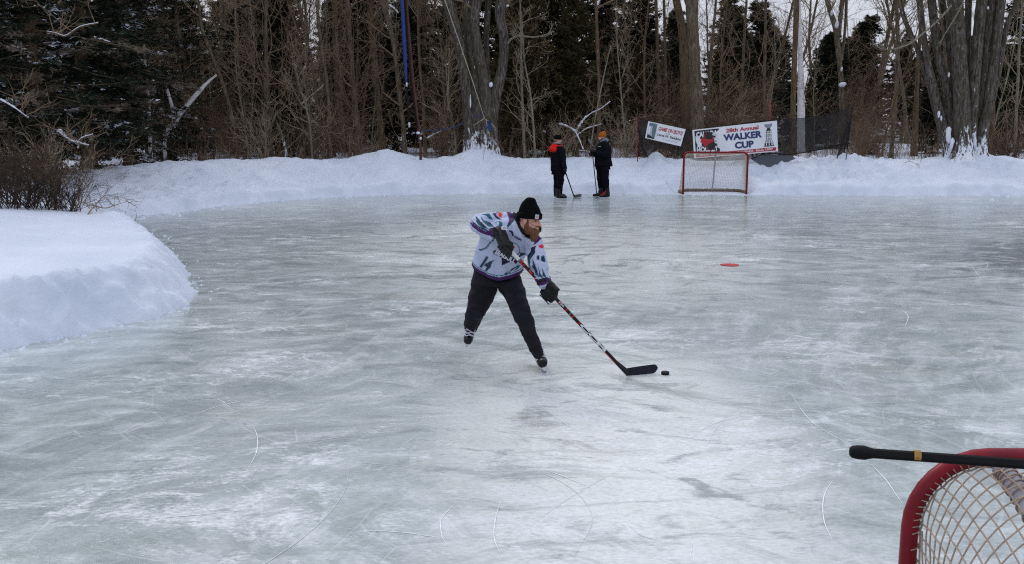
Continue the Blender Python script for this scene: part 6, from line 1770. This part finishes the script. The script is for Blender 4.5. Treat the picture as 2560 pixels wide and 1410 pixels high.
    def wrap(txt, cx, cy, ang, w, h, mat, bold, off, shear=0, mbx=None):
        V2, Fs = text2d(txt, 1, bold, width=w, height=h, shear=shear)
        # cut long edges so the letters follow the folds
        a = math.radians(ang); pts = []
        for x, y in V2:
            X = cx + x * math.cos(a) + y * math.sin(a); Y_ = cy + x * math.sin(a) - y * math.cos(a)
            r = ray(1120 + X / 5.034, 470 + Y_ / 5.034); hit = bv.ray_cast(Vector(CAM), Vector(r))
            hp = np.array(hit[0]) if hit[0] else CAM + r * 9.1
            pts.append(hp - unit(r) * off - base)
        mbx.add(pts, Fs)
    for (spec, mat) in (([('14', 490, 955, 33, 120, 165, .06, .004)], paint('jteal', tuple(teal * .9))), ([('14', 488, 955, 33, 104, 140, .02, .007)], paint('jnavy', (.010, .018, .05))),
                        ([('SEAGULL', 722, 862, 28, 285, 62, .05, .006)], paint('jwhite', (.62, .64, .72))), ([('PINPI', 880, 636, 30, 98, 26, .05, .013)], paint('jnavy', (.01, .01, .03)))):
        mbx = MB()
        for (s_, cx, cy, an, w, h, bo, of) in spec: wrap(s_, cx, cy, an, w, h, mat, bo, of, 0, mbx)
        mbx.build('lettering', mat, jo, smooth=False)
    # --- gloves round the stick
    v1 = unit(g1 - CAM)
    hand_glove(body, base, g1, -tdir, unit(-v1 * .75 + cv(-.35, .15, 0)), bp(1249, 579, 8.88) , s=1.48, thumb=1)
    hand_glove(body, base, g2, tdir * -1, unit(-v1 * .55 + cv(.65, .35, 0)), bp(1358, 702, 8.90), s=1.28)
    # flared cuffs
    for (a_, b_, r0, r1) in ((bp(1241, 580, 8.91), bp(1252, 588, 8.86), .066, .062), (bp(1357, 698, 8.90), bp(1368, 716, 8.89), .070, .062)):
        mb = MB(); d = unit(b_ - a_); c = [a_ + d * k for k in (0, .008, .05, .075)]
        mb.tube([x - base for x in c], [r0 * .9, r0, r1 * .97, r1 * .8], 18); o = mb.build('glove_cuff', MAT['glove'], body)
    # white cuff emblem on the upper glove
    cc = P(1261, 570, 8.79); pts = [(.026, .006), (.026, .015), (-.024, .015), (-.028, .009), (-.028, -.009), (-.022, -.015), (.026, -.015), (.026, -.006), (-.010, -.006), (-.014, -.002), (-.014, .003), (-.010, .006)]
    V = [cc + cv(x, y - x * .08, 0) - base for x, y in pts] + [cc + cv(x, y - x * .08, -.02) - base for x, y in pts]; n = len(pts)
    mb = MB(); mb.add(V, poly_tris(pts) + [(i, (i + 1) % n, (i + 1) % n + n, i + n) for i in range(n)]); mb.build('emblem', MAT['stick_white'], body, smooth=False)
build_skater()

# ------------------------------------------------------------------ the two standing players
MAT['jacket_black'] = m_cloth('black_jacket', (.005, .0055, .009), .8, .3, 12, .4, .01)
MAT['jacket_red'] = m_cloth('red_hood', (.62, .020, .015), .8, .12, 14, .3, .006)
MAT['navy_pants'] = m_cloth('dark_pants', (.004, .0045, .007), .85, .3, 10, .4, .01)
MAT['orange_knit'] = m_cloth('orange_knit', (.34, .095, .015), .95, .25, 60, .5, .004)
MAT['grey_hood'] = m_cloth('grey_hood', (.17, .20, .26), .9, .2, 20, .3, .004)
def standing(name_label, foot_px, feet, joints, look, jacket, pants, hat, mirror=False):
    pass
def build_left_man():
    g = G(1400, 497); d = float(np.dot(g - CAM, FV)); base = g.copy(); base[2] = 0
    q = lambda zx, zy, dd=0.0: P(1340 + zx / 6.714, 310 + zy / 6.714, d + dd)
    hc = q(372, 262, .0); fdir = unit(cv(.90, .0, -.42)); HR = rotm(fdir, np.array([0, 0, 1.]))
    M = MB(); L = Local(hc, HR); head_parts(L); L.world(); M.V += L.V; M.F += L.F; M.M += L.M; M.n += L.n
    limb(M, [hc + cv(-.01, -.07, 0), q(365, 345), q(365, 385)], [.05, .052, .07])
    loft(M, [(q(365, 400), cv(.17, 0, .06), cv(-.03, 0, .10)), (q(375, 560), cv(.15, 0, .06), cv(-.03, 0, .1)), (q(385, 760), cv(.14, 0, .05), cv(-.03, 0, .1))])
    limb(M, [q(425, 420, -.12), q(450, 590, -.15), q(478, 745, -.2), q(484, 790, -.2)], [.05, .04, .03, .03])
    limb(M, [q(320, 420, .12), q(320, 600, .15), q(420, 720, .12)], [.05, .04, .03])
    limb(M, [q(370, 790, -.05), q(380, 1000, -.05), q(385, 1210, -.05)], [.07, .05, .04]); limb(M, [q(375, 790, .1), q(350, 1000, .1), q(345, 1210, .1)], [.07, .05, .04])
    body, V, _ = vox_obj('person', M, .010, MAT['skin'], None, base, 1); body.location = base
    tag(body, 'standing player seen from behind in a black jacket with bright red hood', 'person')
    Lh = Local(hc, HR); X = np.array([1., 0, 0]); Y = np.array([0, 1., 0])
    loft(Lh, [(np.array([0, -.01, .0]), X * .090, Y * .108), (np.array([0, -.012, .05]), X * .094, Y * .112), (np.array([0, -.014, .10]), X * .085, Y * .098), (np.array([0, -.015, .13]), X * .06, Y * .07)])
    Lh.world(); vox_obj('beanie', Lh, .012, MAT['beanie'], body, base, 2, (.004, 25, 1))
    M = MB()
    loft(M, [(q(378, 786), cv(.205, 0, .02), cv(-.03, 0, .15)), (q(377, 700), cv(.20, 0, .02), cv(-.03, 0, .15)), (q(372, 560), cv(.205, 0, .04), cv(-.03, 0, .14)), (q(366, 440), cv(.20, 0, .05), cv(-.03, 0, .14)), (q(362, 390), cv(.15, 0, .05), cv(-.03, 0, .11)), (q(362, 350), cv(.08, 0, .03), cv(-.03, 0, .08))])
    limb(M, [q(405, 420, -.10), q(432, 520, -.14), q(448, 600, -.16), q(470, 690, -.2), q(482, 745, -.2)], [.085, .075, .07, .062, .055])
    limb(M, [q(320, 425, .10), q(318, 520, .14), q(330, 620, .16), q(400, 700, .16)], [.08, .07, .065, .06])
    vox_obj('jacket', M, .011, MAT['jacket_black'], body, base, 3, (.016, 6, 4))
    M = MB()
    M.ell(q(298, 425, -.10), (.09, .08, .085), 12); M.ell(q(340, 385, -.05), (.11, .08, .065), 12); M.ell(q(395, 374, -.05), (.08, .09, .040), 12); M.ell(q(270, 418, -.10), (.075, .07, .085), 12); M.ell(q(300, 360, -.06), (.06, .07, .045), 10)
    vox_obj('hood', M, .011, MAT['jacket_red'], body, base, 3, (.014, 9, 2))
    M = MB(); loft(M, [(q(350, 345, .0), cv(.10, -.02, 0), cv(0, 0, .09)), (q(356, 318, .0), cv(.095, -.03, 0), cv(0, 0, .085))]); vox_obj('collar', M, .012, MAT['grey_hood'], body, base, 2)
    M = MB(); M.ell(q(320, 772, -.17), (.06, .01, .012), 8); 
    M = MB()
    loft(M, [(q(382, 775), cv(.19, 0, 0), cv(0, 0, .13)), (q(384, 840), cv(.20, 0, 0), cv(0, 0, .14))])
    limb(M, [q(405, 840, -.06), q(408, 960, -.06), q(395, 1090, -.06), q(390, 1190, -.06)], [.115, .10, .08, .072]); limb(M, [q(360, 840, .1), q(352, 960, .1), q(345, 1100, .1), q(345, 1190, .1)], [.115, .09, .075, .07])
    vox_obj('trousers', M, .011, MAT['navy_pants'], body, base, 3, (.014, 7, 8))
    ga = G(1402, 500.5); gb = G(1400, 498)
    skate(body, base, ga + np.array([0, 0, 0]), np.array([1, -.12, 0]), np.array([0, 0, 1.]), 1.0, .010, laces=False)
    skate(body, base, gb + np.array([-.01, .14, 0]), np.array([1, .1, 0]), np.array([0, 0, 1.]), 1.0, .010, laces=False)
    # stick in the near hand
    gh = q(482, 775, -.2); heel = G(1435, 493.5); 
    st = empty('hockey_stick', tuple(heel)); t_ = unit(heel - gh); topp = gh - t_ * .22
    box_shaft('shaft', topp, heel + np.array([0, 0, .03]), .032, .024, cv(1, 0, 0), [MAT['stick_black']], st, heel)
    blade('blade', heel, unit(np.array([.80, .62, 0])), np.array([0, 0, 1.]), .27, .075, MAT['stick_grey'], st, heel, .02)
    tag(st, 'black stick with grey blade held low by the red-hooded player', 'hockey stick')
    hand_glove(body, base, gh, -t_, cv(.3, 0, 1), q(478, 735, -.2), s=1.15, vox=.008, pads=False)
    return
def build_right_man():
    g = G(1508, 494); d = float(np.dot(g - CAM, FV)); base = g.copy(); base[2] = 0
    q = lambda zx, zy, dd=0.0: P(1340 + zx / 6.714, 310 + zy / 6.714, d + dd)
    hc = q(1108, 222, .0); fdir = unit(cv(-.95, -.05, .28)); HR = rotm(fdir, np.array([.03, 0, 1.]))
    M = MB(); L = Local(hc, HR); head_parts(L); L.world(); M.V += L.V; M.F += L.F; M.M += L.M; M.n += L.n
    limb(M, [hc + cv(.01, -.07, 0), q(1130, 300), q(1135, 340)], [.05, .055, .07])
    loft(M, [(q(1125, 360), cv(.15, 0, .06), cv(-.05, 0, .12)), (q(1125, 520), cv(.14, 0, .06), cv(-.03, 0, .12)), (q(1125, 700), cv(.14, 0, .05), cv(-.03, 0, .1))])
    g1 = q(943, 450, -.14); g2 = q(952, 503, -.05)
    limb(M, [q(1165, 370, -.14), q(1170, 530, -.16), q(1010, 470, -.18), g1], [.05, .04, .03, .03]); limb(M, [q(1090, 370, .1), q(1080, 530, .1), q(960, 510, -.0), g2], [.05, .04, .03, .03])
    limb(M, [q(1165, 720, -.06), q(1180, 960, -.06), q(1190, 1210, -.06)], [.07, .05, .04]); limb(M, [q(1090, 720, .1), q(1095, 960, .1), q(1085, 1200, .1)], [.07, .05, .04])
    body, V, _ = vox_obj('person', M, .010, MAT['skin'], None, base, 1); body.location = base
    tag(body, 'bearded standing player in an orange knit hat and black jacket facing left', 'person')
    Lb = Local(hc, HR); Lb.ell((0, .045, -.095), (.048, .045, .04), 10)
    for sx in (-1, 1): Lb.ell((sx * .05, .01, -.06), (.02, .04, .05), 8)
    Lb.ell((0, .082, -.048), (.03, .012, .008), 8); Lb.world(); vox_obj('beard', Lb, .008, MAT['dark_beard'], body, base, 1)
    Lh = Local(hc, HR); X = np.array([1., 0, 0]); Y = np.array([0, 1., 0])
    loft(Lh, [(np.array([0, -.012, .012]), X * .090, Y * .108), (np.array([0, -.012, .055]), X * .096, Y * .114), (np.array([0, -.025, .11]), X * .082, Y * .09), (np.array([0, -.045, .15]), X * .055, Y * .058), (np.array([0, -.06, .17]), X * .03, Y * .03)])
    Lh.world(); vox_obj('beanie', Lh, .012, MAT['orange_knit'], body, base, 2, (.004, 25, 1))
    M = MB()
    loft(M, [(q(1130, 712), cv(.25, 0, .02), cv(-.03, 0, .17)), (q(1130, 640), cv(.24, 0, .02), cv(-.03, 0, .17)), (q(1128, 520), cv(.215, 0, .02), cv(-.03, 0, .16)), (q(1130, 400), cv(.205, 0, .05), cv(-.04, 0, .16)), (q(1132, 340), cv(.15, 0, .05), cv(-.03, 0, .12)), (q(1132, 305), cv(.09, 0, .03), cv(-.03, 0, .08))])
    limb(M, [q(1170, 350, -.14), q(1188, 440, -.18), q(1165, 530, -.20), q(1090, 510, -.20), q(1000, 470, -.18)], [.085, .085, .082, .07, .055])
    limb(M, [q(1090, 360, .1), q(1070, 450, .12), q(1050, 520, .08), q(985, 515, .02)], [.08, .07, .065, .055])
    vox_obj('jacket', M, .011, MAT['jacket_black'], body, base, 3, (.016, 6, 4))
    M = MB(); loft(M, [(q(1140, 285, -.02), cv(.11, .05, 0), cv(0, 0, .10)), (q(1130, 262, -.02), cv(.10, .05, 0), cv(0, 0, .09))]); M.ell(q(1185, 275, -.02), (.06, .08, .05), 10); vox_obj('hood', M, .012, MAT['grey_hood'], body, base, 2)
    M = MB(); M.box(q(1063, 379, -.325), (.075, .006, .012)); M.V = [tuple(np.array(v) - base) for v in M.V]; M.build('chest_logo', m_plain('mint_print', (.25, .5, .42), .7, .1, 20, 0), body, smooth=False)
    M = MB()
    loft(M, [(q(1122, 690), cv(.20, 0, 0), cv(0, 0, .14)), (q(1122, 760), cv(.205, 0, 0), cv(0, 0, .15))])
    limb(M, [q(1155, 760, -.06), q(1165, 900, -.06), q(1172, 1050, -.06), q(1185, 1185, -.06)], [.115, .10, .082, .085]); limb(M, [q(1085, 760, .1), q(1080, 900, .1), q(1095, 1050, .1), q(1090, 1170, .1)], [.115, .095, .08, .075])
    vox_obj('trousers', M, .011, MAT['navy_pants'], body, base, 3, (.014, 7, 8))
    red = m_plain('red_lace', (.45, .02, .03), .7, .2, 40, 0)
    skate(body, base, G(1512, 498), np.array([-1, -.15, 0]), np.array([0, 0, 1.]), .95, .010, laces=True, lace=red)
    skate(body, base, G(1496, 495.5) , np.array([-1, -.1, 0]), np.array([0, 0, 1.]), .95, .010, laces=False)
    tp = q(905, 285, -.2); bt = G(1493, 497.5) + np.array([0, 0, .02])
    tp = bt + (g1 - bt) * 1.26
    st = empty('hockey_stick', tuple(bt)); kn = bt + (g1 - bt) * 1.12
    box_shaft('shaft', kn, bt, .026, .030, cv(1, 0, 0), [MAT['stick_black']], st, bt)
    t_ = unit(tp - bt)
    blade('blade', kn - t_ * .02, unit(t_ + cv(-.55, 0, .0)), unit(cv(.9, .4, .3)), .24, .055, MAT['stick_grey'], st, bt, .02)
    tag(st, 'black stick held upright upside down in front of the orange-hatted player', 'hockey stick')
    g1b = bt + (g1 - bt) * 1.0; g2b = bt + (g1 - bt) * .925
    hand_glove(body, base, g1b, t_, cv(-.3, 0, 1), q(985, 470, -.18), s=1.15, vox=.008, pads=False)
    hand_glove(body, base, g2b + cv(-.05, 0, -.02), unit(t_ + cv(-.5, 0, 0)), cv(-.6, .3, .6), q(965, 505, .0), s=1.1, vox=.008, pads=False)
build_left_man(); build_right_man()
